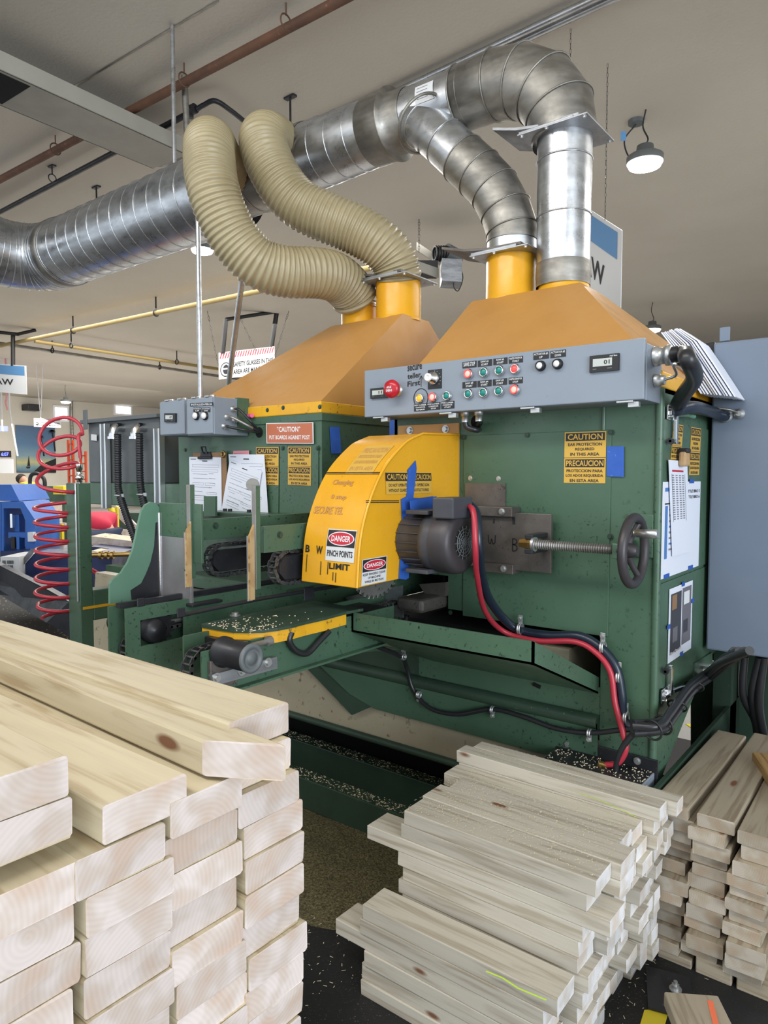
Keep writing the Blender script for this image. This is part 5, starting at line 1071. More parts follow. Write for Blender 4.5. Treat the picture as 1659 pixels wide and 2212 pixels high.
for px, py in ((113,385),):
    c = P(px,py,z=zz); b = MB('black_steel'); b.torus(c, (q-p), .035, .005, 24, 6); b.cyl(c+V((0,0,.03)), (c.x,c.y,ZC), .006, 8); b.box(c.x-.04, c.x+.04, c.y-.02, c.y+.02, ZC-.012, ZC); b.build('pipe_hanger', bp_)
p, q = along(660,290,1290,-5,ZC-.05,2,.6); off = V((.0,.07,0)); b = MB('galv'); b.cyl(p, q, .022, 12); b.cyl(p+off, q+off, .022, 12); b.build('conduit_pair', label='pair of grey conduits side by side on the ceiling behind the duct', cat='conduit')
for (px0,py0,px1,py1,lab) in ((208,403,211,432,'short threaded hanger rod above the big duct, left'), (627,208,627,262,'ceiling hanger rod with ring just right of the ribbed hoses')):
    c = P(px0,py0,z=ZC); e_ = c-V((0,0,.20 if px0 > 300 else .26)); b = MB('black_steel'); b.cyl(c, e_, .008, 8); b.box(c.x-.05, c.x+.05, c.y-.02, c.y+.02, ZC-.014, ZC); 
    if px0 > 300: b.torus(e_-V((0,0,.03)), (1,.1,0), .03, .008, 20, 6)
    b.build('hanger_rod', label=lab, cat='hanger')
c = P(372,54,z=ZC); run(c, V((c.x,c.y,zD+RB_-.01 if abs(c.y-YP) < .3 else P(378,350,x=c.x).z)), .014, 'galv', 'hanger_rod', 'long grey rod dropping from the ceiling to the big duct', 'hanger')
c = P(398,165,z=ZC); run(c, P(404,290,x=c.x), .022, 'galv_dull', 'hanger_rod', 'thick dark rod behind the left ribbed hose', 'hanger')
# vertical poles of the left machine
b = MB('galv'); e_ = P(433,852,y=YF+.25); s_ = P(417,520,y=YF+.25); e_.z = ZHB-.05; b.cyl(e_, (e_.x-.0, e_.y, zD-.15), .013, 12); b.build('support_rod', label='thin upright rod rising behind the grey switch boxes to the big duct', cat='rod')
b = MB('galv'); b.cyl(P(493,835,y=YF+.5), P(523,605,y=YF+.35), .014, 12); b.build('support_rod', label='slightly leaning grey rod in front of the safety glasses sign', cat='rod')
# boxy raceway
zT = ZC-.17; lt0, lt1 = P(0,108,z=zT), P(403,300,z=zT); dirT = (lt1-lt0).normalized(); lt0 = lt0-dirT*1.6
lb0, lb1 = P(0,218,z=ZC-.29), P(305,354,z=ZC-.29)
side_ = (lb1-lt1); wdt = V((0,0,1)).cross(dirT); wdt = wdt if wdt.dot(lb1-lt1) > 0 else -wdt; wl = (lb1-lt1).dot(wdt); lt1b = lt1
Ry = thing('air_duct', 'beige rectangular ceiling duct with open torn end at the upper left', 'duct', lt1-V((0,0,.25)))
L_ = (lt1-lt0).length; t8 = .006
b = MB('tray_beige'); o = V((lt0.x, lt0.y, ZC-.29))
for oo, aa_, cc_ in ((o, wdt*wl, V((0,0,t8))), (o, wdt*t8, V((0,0,.12))), (o+wdt*wl, -wdt*t8, V((0,0,.12)))): b.boxv(oo, dirT*L_, aa_, cc_)
b.build('duct_shell', Ry)
b = MB('void'); b.boxv(o+wdt*.02+V((0,0,.012)), dirT*(L_-.25), wdt*(wl-.04), V((0,0,.10))); b.build('inner_dark', Ry)  # black block standing in for the darkness inside the duct
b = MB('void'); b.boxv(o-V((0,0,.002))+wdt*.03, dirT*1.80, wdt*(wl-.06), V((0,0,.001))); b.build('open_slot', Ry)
b = MB('black_steel'); e0_ = o+dirT*(L_+.0); b.prism([e0_+wdt*wl*.2, e0_+wdt*wl*.9, e0_+wdt*wl*.9+dirT*.12+V((0,0,.05)), e0_+wdt*wl*.1+dirT*.18+V((0,0,.12))], (0,0,.02)); b.build('torn_flap', Ry)
# distant yellow and black pipes
p, q = along(20,743,565,628,ZC-.25,8,2); b = MB('ochre'); b.cyl(p, q, .035, 12); yp_ = b.build('gas_pipe', label='yellow gas pipe running away under the far ceiling', cat='pipe')
for px, py in ((337,676),(158,714)):
    c = P(px,py,z=ZC-.25); b = MB('black_steel'); b.torus(c, (q-p), .05, .012, 20, 6); b.cyl(c+V((0,0,.04)), (c.x,c.y,ZC), .012, 8); b.build('pipe_hanger', yp_)
j = P(75,737,z=ZC-.25); q = P(470,797,z=ZC-.25); d_ = (q-j).normalized(); b = MB('ochre'); b.cyl(j, q+d_*6, .035, 12); yq = b.build('gas_pipe', label='yellow gas pipe branching right below the first', cat='pipe')
p, q = P(0,742,z=ZC-.2), P(470,812,z=ZC-.2); d_ = (q-p).normalized(); b = MB('galv_dull'); b.cyl(p-d_*3, q+d_*6, .035, 12); dp = b.build('grey_pipe', label='grey pipe running just below the branching yellow gas pipe', cat='pipe')
for par, px, py, z_ in ((yq,154,746,ZC-.25),(yq,382,782,ZC-.25),(dp,113,757,ZC-.2),(dp,345,793,ZC-.2)):
    c = P(px,py,z=z_); b = MB('black_steel'); b.torus(c, d_, .05, .014, 16, 6); b.cyl(c+V((0,0,.04)), (c.x,c.y,ZC), .012, 8); b.build('pipe_hanger', par)
# chains
def chainline(a_, b_2, r, label, name='chain', parent=None, link=.03):
    bb = MB('black_steel'); n_ = max(2, int((b_2-a_).length/link)); d = (b_2-a_).normalized()
    for i in range(n_):
        c = a_.lerp(b_2, (i+.5)/n_); u = d.orthogonal().normalized(); u = u if i % 2 else d.cross(u); L2 = link*.62
        bb.tube([c+d*L2+u*r*0, c+d*L2*.6+u*r*1.6, c-d*L2*.6+u*r*1.6, c-d*L2, c-d*L2*.6-u*r*1.6, c+d*L2*.6-u*r*1.6, c+d*L2], r*.45, 5)
    return bb.build(name, parent, label, 'chain' if parent is None else None)
# lamps
def lamp(px, py, t, dia, label, cord=True):
    c = P(px, py, t=t); o = thing('high_bay_lamp', label, 'lamp', c)
    r = dia/2; b = MB('lamp_body'); b.lathe(c, (0,0,1), [(0,r),(r*.35,r),(r*.45,r*.85),(r*.5,r*.5),(r*.95,r*.45),(r*1.0,r*.1)], 32); b.build('housing', o)
    b = MB('lamp_glow'); b.lathe(c-V((0,0,r*.32)), (0,0,1), [(0,r*.6),(r*.1,r*.86),(r*.31,r*.97)], 32); b.build('diffuser', o)
    b = MB('black_steel'); b.tube(spline([c+V((0,0,r)), c+V((.02,0,r*1.3)), c+V((-.02,0,(ZC-c.z)*.7)), V((c.x,c.y,ZC))]), .006, 8); b.build('hook_cable', o)
    l = bpy.data.lights.new('lamp_light', 'AREA'); l.shape = 'DISK'; l.size = r*1.5; l.energy = 22*(t/5.5); l.color = (1,.98,.93)
    lo = bpy.data.objects.new('lamp_light', l); C.objects.link(lo); lo.location = c-V((0,0,r*.4)); return o, c
o, c = lamp(1393,352,5.5,.27,'lit high bay lamp hanging right of the vertical ducts')
jx = P(1374,268,z=ZC-.03); b = MB('grey_dark'); b.cyl(jx, jx+V((0,0,.03)), .06, 20); b.build('junction_cover', o); b = MB('rubber'); b.tube(spline([jx, jx-V((.09,0,.10)), jx-V((.04,.0,.25)), c+V((-.03,0,.12))]), .006, 8); b.build('cord', o)
b = MB('sign_blue'); cq = P(1341,304,t=5.5); b.boxv(cq, Rt*.04, V((0,0,.07)), Fh*.002); b.build('tag', o)
lamp(1409,712,11.5,.27,'small lit high bay lamp just above the right end of the control box')
lamp(437,540,6.3,.20,'lit lamp glowing below the big duct beside the ribbed hose')
lamp(142,868,22,.30,'far lit lamp above the small safety glasses sign')
# hanging signs
def sign(tl, tr, bl, t0, t1, draw, label, th=.006):
    a_, b_2 = P(*tl, t=t0), P(*tr, t=t1); c_ = P(*bl, t=t0); f = plane_map(a_, b_2, V((a_.x, a_.y, c_.z))); b = MB('sign_white'); sheet(b, f, 'sign_white', th); draw(b, f, th); return b.build('hanging_sign', label=label, cat='sign'), f
def d1(b, f, h): b.rect(f, .03,.05,.95,.34, 'sign_blue', h+.002); b.text(f, 'SAW', .46,.50,.80,.74, 'ink', h+.002)
o, f = sign((1186,395),(1345,498),(1186,572),5.5,4.75,d1,'hanging sign reading SAW behind the rightmost vertical duct')
cc_ = P(1307,475,t=4.9); chainline(cc_, V((cc_.x,cc_.y,ZC)), .0028, None, 'chain', o)
def d2(b, f, h): b.rect(f, .0,.03,.97,.35, 'sign_blue', h+.003); b.text(f, 'SAW', .35,.50,.77,.72, 'ink', h+.003)
o, f = sign((-60,783),(57,790),(-60,842),14.0,13.2,d2,'white hanging SAW sign with blue band at the left edge')
c = P(28,790,t=13.4); b = MB('black'); b.cyl(c, P(28,722,t=13.4), .04, 4); b.cyl(P(-30,715,t=13.2), P(38,722,t=13.4), .04, 4); b.cyl(P(38,722,t=13.4), P(77,713,t=13.6), .04, 4); b.build('hanger_frame', o, 'black hanger frame')
def glasses(b, f, h, cutoff=0):
    for i in range(22):
        a0 = .015+.044*i; p_ = [f(a0,.24,h+.002), f(a0+.018,.24,h+.002), f(a0+.05,.03,h+.002), f(a0+.032,.03,h+.002)]; b.mat('sign_red').add(p_, [(0,1,2,3)])
    b.mat('ink').add([f(.12+.095*math.cos(t_/28*6.2832), .66+.27*math.sin(t_/28*6.2832), h+.002) for t_ in range(28)], [tuple(range(28))])
    b.mat('sign_white').add([f(.12+.082*math.cos(t_/28*6.2832), .66+.235*math.sin(t_/28*6.2832), h+.003) for t_ in range(28)], [tuple(range(28))])
    b.mat('ink').add([f(.125+.055*math.cos(t_/24*6.2832), .66+.18*math.sin(t_/24*6.2832), h+.004) for t_ in range(24)], [tuple(range(24))]); b.rect(f, .05,.60,.15,.66, 'sign_white', h+.005)
    b.text(f, 'SAFETY GLASSES IN THIS', .25,.42,.97,.60, 'ink', h+.002); b.text(f, 'AREA ARE MANDATORY', .25,.70,.97,.88, 'ink', h+.002)
o, f = sign((472,762),(593,748),(470,820),11.9,12.3,glasses,'hanging safety glasses sign in a black frame above the left hood')
b = MB('black'); u1, u2 = P(481,762,t=11.9), P(586,750,t=12.3); u3, u4 = P(488,690,t=11.9), P(598,673,t=12.3)
for p_, q_ in ((u1,u3),(u3,u4),(u4,u2)): b.cyl(p_, q_, .04, 4)
b.build('hanger_frame', o, 'black hanger frame')
for (pa, pb_) in (((448,672),(472,790)),((625,668),(592,775)),((506,660),(552,756))):
    chainline(P(*pa,t=12.1), P(*pb_,t=12.1), .007, None, 'chain', o, .08)
o, f = sign((73,903),(131,905),(73,922),18,18,glasses,'small distant safety glasses sign in front of the painted mural')
b = MB('white'); 
for px in (80,95): q_ = P(px,870,t=18); b.cyl(P(88,904,t=18), (q_.x,q_.y,ZC), .012, 6)
b = b; b.build('cord', o)
c = P(1233,140,t=4.9); 
def hang(px, py, name_label, z0):
    c = P(px, py, z=ZC); chainline(V((c.x,c.y,z0)), V((c.x,c.y,ZC)), .0026, name_label)
hang(1233, 62, 'short chain hanging from the ceiling behind the gored elbow', ZC-.55)
# unit on the ceiling behind the hoods
U = thing('unit_heater', 'small ceiling heater unit with black fan between the two hoods', 'heater', P(955,600,t=7.9))
def vb(o_, a_, b_2, c_, mat, nm, lab=None): b = MB(mat); b.boxv(o_, a_, b_2, c_); return b.build(nm, U, lab)
o_ = P(955,606,t=7.7); vb(o_, Rt*.22+Fh*.05, V((0,0,.24)), Fh*.3, 'plate_steel', 'unit_case'); vb(P(896,582,t=7.6), Rt*.27+Fh*.2-V((0,0,.03)), V((0,0,.10)), Fh*.03, 'tray_beige', 'side_rail'); vb(P(900,540,t=8.0), Rt*.35+Fh*.2-V((0,0,.16)), V((0,0,.09)), Fh*.03, 'tray_beige', 'side_rail'); vb(P(899,590,t=7.85), Rt*.24, V((0,0,.14)), Fh*.22, 'black', 'inner_part')
b = MB('black'); c = P(940,548,t=7.9); 
for i in range(5): b.torus(c+Rt*(.028*i), Rt+Fh*.3, .075, .014, 20, 6)
b.mat('grey_dark'); b.cyl(P(962,545,t=7.9), P(990,560,t=8.0), .10, 24); b.build('blower', U)
b = MB('rubber'); b.tube(spline([P(992,570,t=7.8), P(1000,600,t=7.8), P(990,628,t=7.8), P(980,620,t=7.8), P(981,605,t=7.8)]), .006, 8); b.build('cable', U)
chainline(P(905,545,t=7.8), V((P(905,545,t=7.8).x,P(905,545,t=7.8).y,ZC)), .006, None, 'chain', U)
# ================================================================ GREY CABINET AT THE RIGHT
yR = 2.45; GR = thing('electrical_cabinet', 'tall blue-grey steel cabinet filling the right edge beside the saw cabinet', 'cabinet', (-.1, yR+.2, P(1530,1410,y=yR).z))
x0_ = P(1531,1000,y=yR).x; z1_ = P(1545,738,y=yR).z; z0_ = P(1520,1404,y=yR).z
b = MB('cabinet_grey'); b.box(x0_, x0_+1.25, yR+.02, yR+.36, z0_, z1_, .006); b.build('cabinet_body', GR)
b = MB('cabinet_grey'); b.box(x0_+.006, x0_+1.244, yR-.004, yR+.018, z0_+.004, z1_-.004, .006); b.build('door', GR)
b = MB('cabinet_grey'); b.box(x0_+.02, x0_+.05, yR+.01, yR+.02, z1_, z1_+.045, .002); b.build('mounting_lug', GR)
b = MB('black_steel'); c = P(1537,765,y=yR+.1); b.box(x0_-.03, x0_, yR+.04, yR+.10, c.z-.05, c.z+.03, .004); b.build('hinge', GR)
for px, py in ((1568,898),(1598,894)):
    c = P(px,py,y=yR-.004); b = MB('zinc'); b.lathe(c, (0,-1,0), [(0,.022 if px < 1580 else .016),(.01,.022 if px < 1580 else .016),(.012,.016 if px < 1580 else .008),(.02,.015 if px < 1580 else .008)], 20); b.build('cable_gland', GR)
b = MB('rubber_blue'); b.tube(resample(spline([P(1462,885,x=XAR+.03), P(1500,880,x=XAR+.05), P(1538,890,y=yR-.1), P(1560,897,y=yR-.03), P(1568,898,y=yR-.01)]), .006), .018, 12); b.build('flexible_conduit', label='short thick conduit joining the saw cabinet corner to the grey cabinet', cat='conduit')
b = MB('galv_dull'); b.tube(spline([P(1540,880,y=yR-.06), P(1575,885,y=yR-.05), P(1597,893,y=yR-.015)]), .004, 8); b.build('thin_cable', GR)
for lx in (.10, 1.1): b = MB('green_dark'); b.box(x0_+lx, x0_+lx+.08, yR+.30, yR+.38, 0, z0_); b.build('leg', GR)
for i, (pa, pb_, pc_) in enumerate((((1608,1418),(1605,1500),(1632,1560)),((1650,1420),(1640,1520),(1652,1600)),((1640,1420),(1625,1500),(1640,1590)))):
    rope([P(*pa,y=yR+.1), P(*pb_,y=yR+.12), P(*pc_,y=yR+.2), P(pc_[0]+6,pc_[1]+60,y=yR+.3)], .013, 'rubber', 'power_cable', ['black cable hanging nearest the cabinet corner','ribbed black cable hanging at the right edge','middle black cable hanging under the grey cabinet'][i], 'cable')
# heap of paper on top between hood and grey cabinet
HP = None
random.seed(3)
tops = [(1420,728),(1438,722),(1455,726),(1470,738),(1400+85,752),(1500,768)]
for i in range(11):
    a_ = V((XAR-.20+.018*i, 2.24+.012*i, ZHB+.03+.0*i)); lean = .55-.030*i
    u = V((.30,.05,0)); v_ = V((-.16+.02*i*.5, .03, .26-.014*i)); b = MB('paper'); pts_ = []
    nrm = V((.86,0,.5)); sl_ = V((-.52,0,.85)); k_ = i/10; q0 = V((XAR+.02+.02*k_, 2.30+rnd(-.01,.01), ZHB+.01-.01*k_)); pp = [q0+nrm*(.006*i)+V((.02*k_,0,-.035*k_)), q0+nrm*(.006*i)+sl_*.08, q0+nrm*(.0055*i+.004)+sl_*.17, q0+nrm*(.0035*i)+sl_*.235]
    for p, q_ in zip(pp, pp[1:]): b.boxv(p, q_-p, V((0,.13,.0)), nrm*.0035)
    b.build('paper_sheet', label=None if False else 'loose white paper in the heap on the right cabinet, %s from the hood' % (['nearest','second','third','fourth','fifth','sixth','seventh','eighth','ninth','tenth','farthest'][i]), cat='paper', group='papers heaped between hood and grey cabinet')

b = MB('cork'); c = P(1512,778,y=2.42); b.prism([P(1508,752,y=2.42),P(1530,775,y=2.42),P(1536,800,y=2.42),P(1530,812,y=2.42),P(1520,800,y=2.42)], (0,.03,0)); b.build('cork_pad', label='brown cork pad wedged between the paper heap and the grey cabinet', cat='pad')
b = MB('paper'); f = plane_map(P(1446,727,y=2.44), P(1482,735,y=2.46), P(1470,776,y=2.40)); sheet(b, f, 'paper', .002)
for i in range(7): b.rect(f, .15,.1+.11*i,.8,.125+.11*i, 'ink_grey', .0026)
b.build('printed_sheet', label='printed sheet standing at the top of the paper heap', cat='paper')
# ================================================================ LUMBER
def board_mesh(l, w_, h, mat, bev=.003, seed=0, miter=0, splint=True):
    r_ = random.Random(seed); bm = bmesh.new(); bmesh.ops.create_cube(bm, size=1)
    for v in bm.verts: v.co = V((v.co.x*l, v.co.y*w_, (v.co.z+.5)*h))
    if miter:
        for v in bm.verts:
            if v.co.x > 0 and v.co.y < 0: v.co.x -= miter
    long_ = [e for e in bm.edges if abs((e.verts[0].co-e.verts[1].co).normalized().x) > .9]
    bmesh.ops.bevel(bm, geom=long_, offset=bev, segments=2, profile=.5, affect='EDGES')
    for v in bm.verts:                      # rough sawn ends
        v.co.x += r_.uniform(-1,1)*.0012
    me = bpy.data.meshes.new('board'); bm.to_mesh(me); bm.free(); me.materials.append(MT[mat]); return me
MESHC = {}
def board(l, w_, h, mat, loc, yaw, name, label, cat, group, var=0, miter=0, roll=0, bev=.003):
    key = (round(l,2), w_, h, mat, var % 5, miter)
    if key not in MESHC: MESHC[key] = board_mesh(l, w_, h, mat, bev, hash(key) % 999, miter)
    o = bpy.data.objects.new(name, MESHC[key]); C.objects.link(o); o.location = V(loc); o.rotation_euler = (roll, 0, yaw)
    return tag(o, label, cat, group)
random.seed(21)
XE = -.60; LL = 2.4
colsL = [(.221, [1.045,1.006,.950], 'leftmost'), (.316, [.991,.951], 'second from the left'), (.411, [.966], 'third from the left'), (.507, [1.018,.978], 'rightmost')]
for ci, (y0, tops, nm) in enumerate(colsL):
    zz = list(tops)
    while zz[-1] > .62: zz.append(zz[-1]-.0388)
    for ri, z in enumerate(zz):
        dy = rnd(-.002,.002); dx = rnd(-.004,.004); yaw = math.radians(rnd(-.25,.25))
        if ci == 1 and ri == 0: dy, dx = .020, .0
        if ci == 3 and ri == 1: dy, dx = -.004, -.012
        if ci == 3 and ri == 0: dy, dx = .0, -.022
        if ci == 0 and ri < 2: dx = -.012
        board(LL, .0935, .038, 'wood_left', (XE+dx-LL/2, y0+.0445+dy, z-.038), yaw, 'lumber_board', 'pale two-by-four, %s in the %s column of the near left stack' % (WORD[ri], nm), 'board', 'sawn boards in the near left stack', ri)
board(LL, .050, .040, 'wood_left', (XE+.062-LL/2, .487+.036, .971), math.radians(-1.7), 'lumber_board', 'mitre-ended narrow board lying loose on top of the near left stack', 'board', 'sawn boards in the near left stack', 9, .078)
b = MB('wood_left'); b.box(XE-LL, XE-.005, .216, .598, .006, .575, .004); b.build('lower_layers', label='lower layers of the near left lumber stack', cat='boards', kind='stuff')
# cut pieces in front of the saw
def cutcol(y0, w_, ztop, n, nm, xl, xr, jl=.012, jr=.022, special={}):
    h = (ztop-.006)/n
    for ri in range(n):
        a_ = xl+rnd(-jl,jl); c_ = xr+rnd(-jr,jr)-.004*ri
        if ri in special: a_, c_ = special[ri]
        l = round((c_-a_)/.01)*.01; z = ztop-h*(ri+1)
        board(l, round(w_,3), round(h,4), 'wood_cut', ((a_+c_)/2, y0+w_/2+rnd(-.003,.003), z), math.radians(rnd(-.5,.5)), 'cut_piece', 'short cut two-by-four, %s in the %s row of the middle stack' % (WORD[ri], nm), 'cut board', 'short cut pieces in the middle stack', ri, 0, 0, .002)
random.seed(31)
cutcol(1.285, .088, .240, 6, 'front lowest', -1.075, -.575, special={2: (-1.17,-.60), 0: (-1.078,-.565)})
cutcol(1.395, .088, .447, 12, 'front tall', -1.04, -.54, special={0: (-1.035,-.53), 1: (-1.043,-.55), 2: (-1.15,-.50), 3: (-1.05,-.56)})
cutcol(1.486, .088, .449, 12, 'third', -1.03, -.53, special={0: (-1.04,-.512)})
cutcol(1.577, .086, .445, 12, 'fourth', -1.03, -.55, special={0: (-1.02,-.548)})
cutcol(1.666, .076, .438, 12, 'fifth', -1.08, -.53, jr=.03)
cutcol(1.745, .053, .477, 13, 'sixth', -1.09, -.515, jr=.015, special={0: (-1.095,-.508)})
cutcol(1.801, .053, .477, 13, 'rearmost', -1.06, -.51, jr=.02, special={0: (-1.07,-.484)})
# right pile, end on
random.seed(41)
for ci, (x0_, nm) in enumerate(((-.545,'leftmost'), (-.449,'middle'), (-.352,'rightmost'))):
    z = .444+(.004, 0, -.010)[ci]; ri = 0
    while z > .045 and ri < 14:
        h = random.choice((.030,.034,.038)) if ri else .034
        if z-h < .012: break
        yf_ = 1.85+rnd(-.02,.03)+(0 if ri else 0)+ (.03 if ri > 2 and ci == 0 else 0); dx = rnd(-.010,.008)-(.012 if ri > 2 else 0)-.0015*ri
        l = .62 if ri else (.64, .70, .66)[ci]
        board(l, .088, h, 'wood_scrap', (x0_+.044+dx, yf_+l/2, z-h), math.radians(-90+rnd(-1.5,1.5)), 'scrap_board', 'weathered grey-brown board end, %s in the %s column of the right pile' % (WORD[ri], nm), 'board', 'boards piled beside the saw cabinet', ri, 0, 0, .004)
        z -= h+.0015; ri += 1
    b = MB('wood_scrap'); b.box(x0_, x0_+.086, 1.88, 2.4, .006, z, .003); b.build('scrap_board', label='bottom board of the %s column of the right pile' % nm, cat='board', group='boards piled beside the saw cabinet')
c = P(1650,1700,z=.448); board(.34, .12, .03, 'wood_old', (c.x+.06, c.y+.06, .438), math.radians(-66), 'scrap_board', 'orange-brown round-ended scrap board lying across the right pile', 'board', 'boards piled beside the saw cabinet', 3)
# bottom right: floor foot with bolt, yellow paint, plank with a red mark
b = MB('black_steel'); f = plane_map(P(1395,2090,z=.012), P(1490,2115,z=.012), P(1400,2180,z=.012)); sheet(b, f, 'black_steel', .006); c = P(1459,2138,z=.02); b.mat('zinc'); b.bolt(c, (0,0,1), .010, .010); b.cyl(c, c+V((0,0,.022)), .005, 10)
b.build('anchor_plate', label='black steel floor plate with a shiny anchor bolt between the two piles', cat='plate')
b = MB('line_yellow'); b.prism([P(1392,2183,z=.008), P(1446,2180,z=.008), P(1432,2230,z=.008), P(1378,2230,z=.008)], (0,0,.002)); b.build('yellow_patch', label='yellow paint patch on the black floor by the cut pieces', cat='floor marking')
c = P(1552,2156,z=.10); o = board(.5, .12, .034, 'wood_scrap', (c.x, c.y, .006), 0, 'floor_plank', 'pale plank with a red crayon mark at the bottom right corner', 'board', None, 2)
u = Matrix.Rotation(math.radians(-60), 4, 'Z'); o.rotation_euler = (0,0,math.radians(-58)); cc = u @ V((-.25,.06,0)); o.location = V((c.x,c.y,.07))-(Matrix.Rotation(math.radians(-58),4,'Z') @ V((-.25,.06,0)))
b = MB('wood_scrap'); b.boxv(V((c.x-.0,c.y-.18,.006)), V((.2,-.25,0)), V((.06,.05,0)), V((0,0,.064))); b.build('bearer', label='short bearer under the plank with the red mark', cat='board')
b = MB('orange_mark'); L0 = o.location; b.boxv(V((-.235,.03,.0341))+L0, V((.12,-.02,0)), V((.002,.012,0)), V((0,0,.0006))); b.build('crayon_mark', o, 'red crayon mark')
# crayon lines on boards
def mark(px, n, z, mat, w_=.006, nm='crayon'):
    pts = [P(a_,b_2,z=z) for a_,b_2 in px]; b = MB(mat)
    for p, q in zip(pts, pts[1:]): d = (q-p).normalized(); e = V((-d.y,d.x,0))*w_/2; b.quad(p-e, q-e, q+e, p+e)
    return b.build(nm, label=n, cat='mark')
mark([(1050,2098),(1085,2112),(1120,2135),(1180,2160)], 'yellow-green crayon streak on the lowest front cut piece', .2408, 'neon', .004, 'crayon_streak')
mark([(1250,1713),(1300,1730),(1375,1765)], 'yellow-green crayon streak on the highest rear cut piece', .4776, 'neon', .003, 'crayon_streak')
# shavings and sawdust
def scatter(name, label, n, fn, lmin, lmax, wd, mat='chip'):
    b = MB(mat)
    for i in range(n):
        c = fn(); a = rnd(0,3.15); l = rnd(lmin,lmax); d = V((math.cos(a),math.sin(a),rnd(-.1,.1)))*l; e = V((-math.sin(a),math.cos(a),0))*wd
        b.add([c-d-e+V((0,0,l*.15)),c+d-e+V((0,0,l*.15)),c+d+e+V((0,0,l*.2)),c-d+e+V((0,0,l*.15))], [(0,1,2,3)])
    return b.build(name, label=label, cat='shavings', kind='stuff')
random.seed(77)
def top_pt():
    y = rnd(1.40,1.85); return V((rnd(-1.04,-.54), y, .4785 if y > 1.745 else (.4505 if y < 1.665 else .439)))
scatter('wood_shavings', 'pale shavings sprinkled over the tops of the middle stack', 1500, top_pt, .0008, .0035, .0006)
def fl():
    while True:
        c = V((rnd(-2.6,.25), rnd(.5,1.87), .0075))
        if mnoise.noise(c*2.5) > -.15: return c
scatter('wood_shavings', 'light shavings scattered over the black floor mat', 2600, fl, .001, .006, .0008)
def fl2(): return V((rnd(-8.5,-3), rnd(.2,3.4), .0075))
scatter('wood_shavings', 'light flecks on the black floor at the far left', 2600, fl2, .003, .012, .002)
b = MB('sawdust'); c0 = P(745,1850,z=.0); n1, n2 = 26, 64; vs = []
for i in range(n1+1):
    for k in range(n2):
        a = 2*math.pi*k/n2; rr = .42*(1+.22*mnoise.noise(V((math.cos(a)*1.5,math.sin(a)*1.5,3))))*(i/n1)
        p = V((c0.x-.05+rr*math.cos(a)*1.25, c0.y+rr*math.sin(a)*.75, 0)); p.z = .0065+.016*(1-(i/n1)**2)*(.7+.6*mnoise.noise(p*14)); vs.append(p)
b.add(vs, [(i*n2+k, i*n2+(k+1)%n2, (i+1)*n2+(k+1)%n2, (i+1)*n2+k) for i in range(n1) for k in range(n2)], True); b.build('sawdust_heap', label='olive-brown heap of sawdust on the black floor between the stacks', cat='sawdust', kind='stuff')
# ================================================================ FAR LEFT WORKSHOP
XW = -25.97
a_, c_ = P(33,918,x=XW), P(120,1021,x=XW)
b = MB('mural_paint'); b.box(XW, XW+.03, a_.y, c_.y, c_.z, a_.z)
mu = b.build('wall_mural', label='blue seascape painting with palms and a sailing boat on the far wall', cat='painting')
X2 = XW+.04
def mq(px, py): return P(px, py, x=X2)
b = MB('black_matte'); b.prism([mq(59,1007),mq(62,984),mq(65,1007)], (.01,0,0)); b.prism([mq(56,1008),mq(66,1008),mq(64,1012),mq(58,1012)], (.01,0,0)); b.build('boat', mu, 'dark sailing boat')
b = MB('black_matte'); b.prism([mq(72,1020),mq(90,1003),mq(121,990),mq(121,1021)], (.01,0,0)); b.build('shore', mu, 'dark shore')
for (x0_,y0_,x1_,y1_,cx,cy) in ((95,985,87,944,87,942),(119,975,112,932,112,930)):
    b = MB('black_matte'); b.tube([mq(x0_,y0_), mq((x0_+x1_)/2+1,(y0_+y1_)/2), mq(x1_,y1_)], .03, 6)
    for k in range(9):
        a = math.radians(-30+30*k); p = mq(cx,cy); q = mq(cx+9*math.cos(a), cy+9*math.sin(a)*.7+3); b.prism([p+V((0,0,.03)), q, p-V((0,0,.03))], (.01,0,0))
    b.build('palm', mu, 'dark palm tree')
def bxp(px0, px1, py0, py1, t, depth, mat, name, label=None, cat=None, parent=None, group=None, bev=0, ground=False):
    """upright box seen between two picture columns and rows, t metres away"""
    p = P(px0,py1,t=t); q = P(px1,py1,t=t); r = P(px0,py0,t=t); dz = r.z
    if ground: p.z = q.z = 0.0
    b = MB(mat); b.boxv(p, q-p, Fh*depth, V((0,0,r.z-p.z))); return b.build(name, parent, label, cat, group)
bxp(0,21,974,988,22,.1,'black','wall_clock','blue digital wall clock at the left edge','clock')
b = MB('led_blue'); f = pmap((3,977),(19,977),(3,985), t=21.95); b.text(f, '6:07', 0,0,1,1, 'led_blue', .01); b.build('clock_digits', label='blue glowing digits of the wall clock', cat='clock display')
c = P(70,881,x=-25.7); b = MB('black'); b.box(-26, -25.5, c.y-.25, c.y+.25, c.z-.10, c.z+.12, .02); b.build('loudspeaker', label='black loudspeaker high on the far wall', cat='speaker')
bxp(0,28,992,1022,22,.05,'sign_white','notice_board','pale board with handwritten notes below the blue clock','board')
b = MB('led_blue'); c = P(6,931,t=18); b.cyl(c, c+V((0,0,.12)), .12, 16); b.build('insect_lamp', label='violet-blue lamp hanging at the far left', cat='lamp')
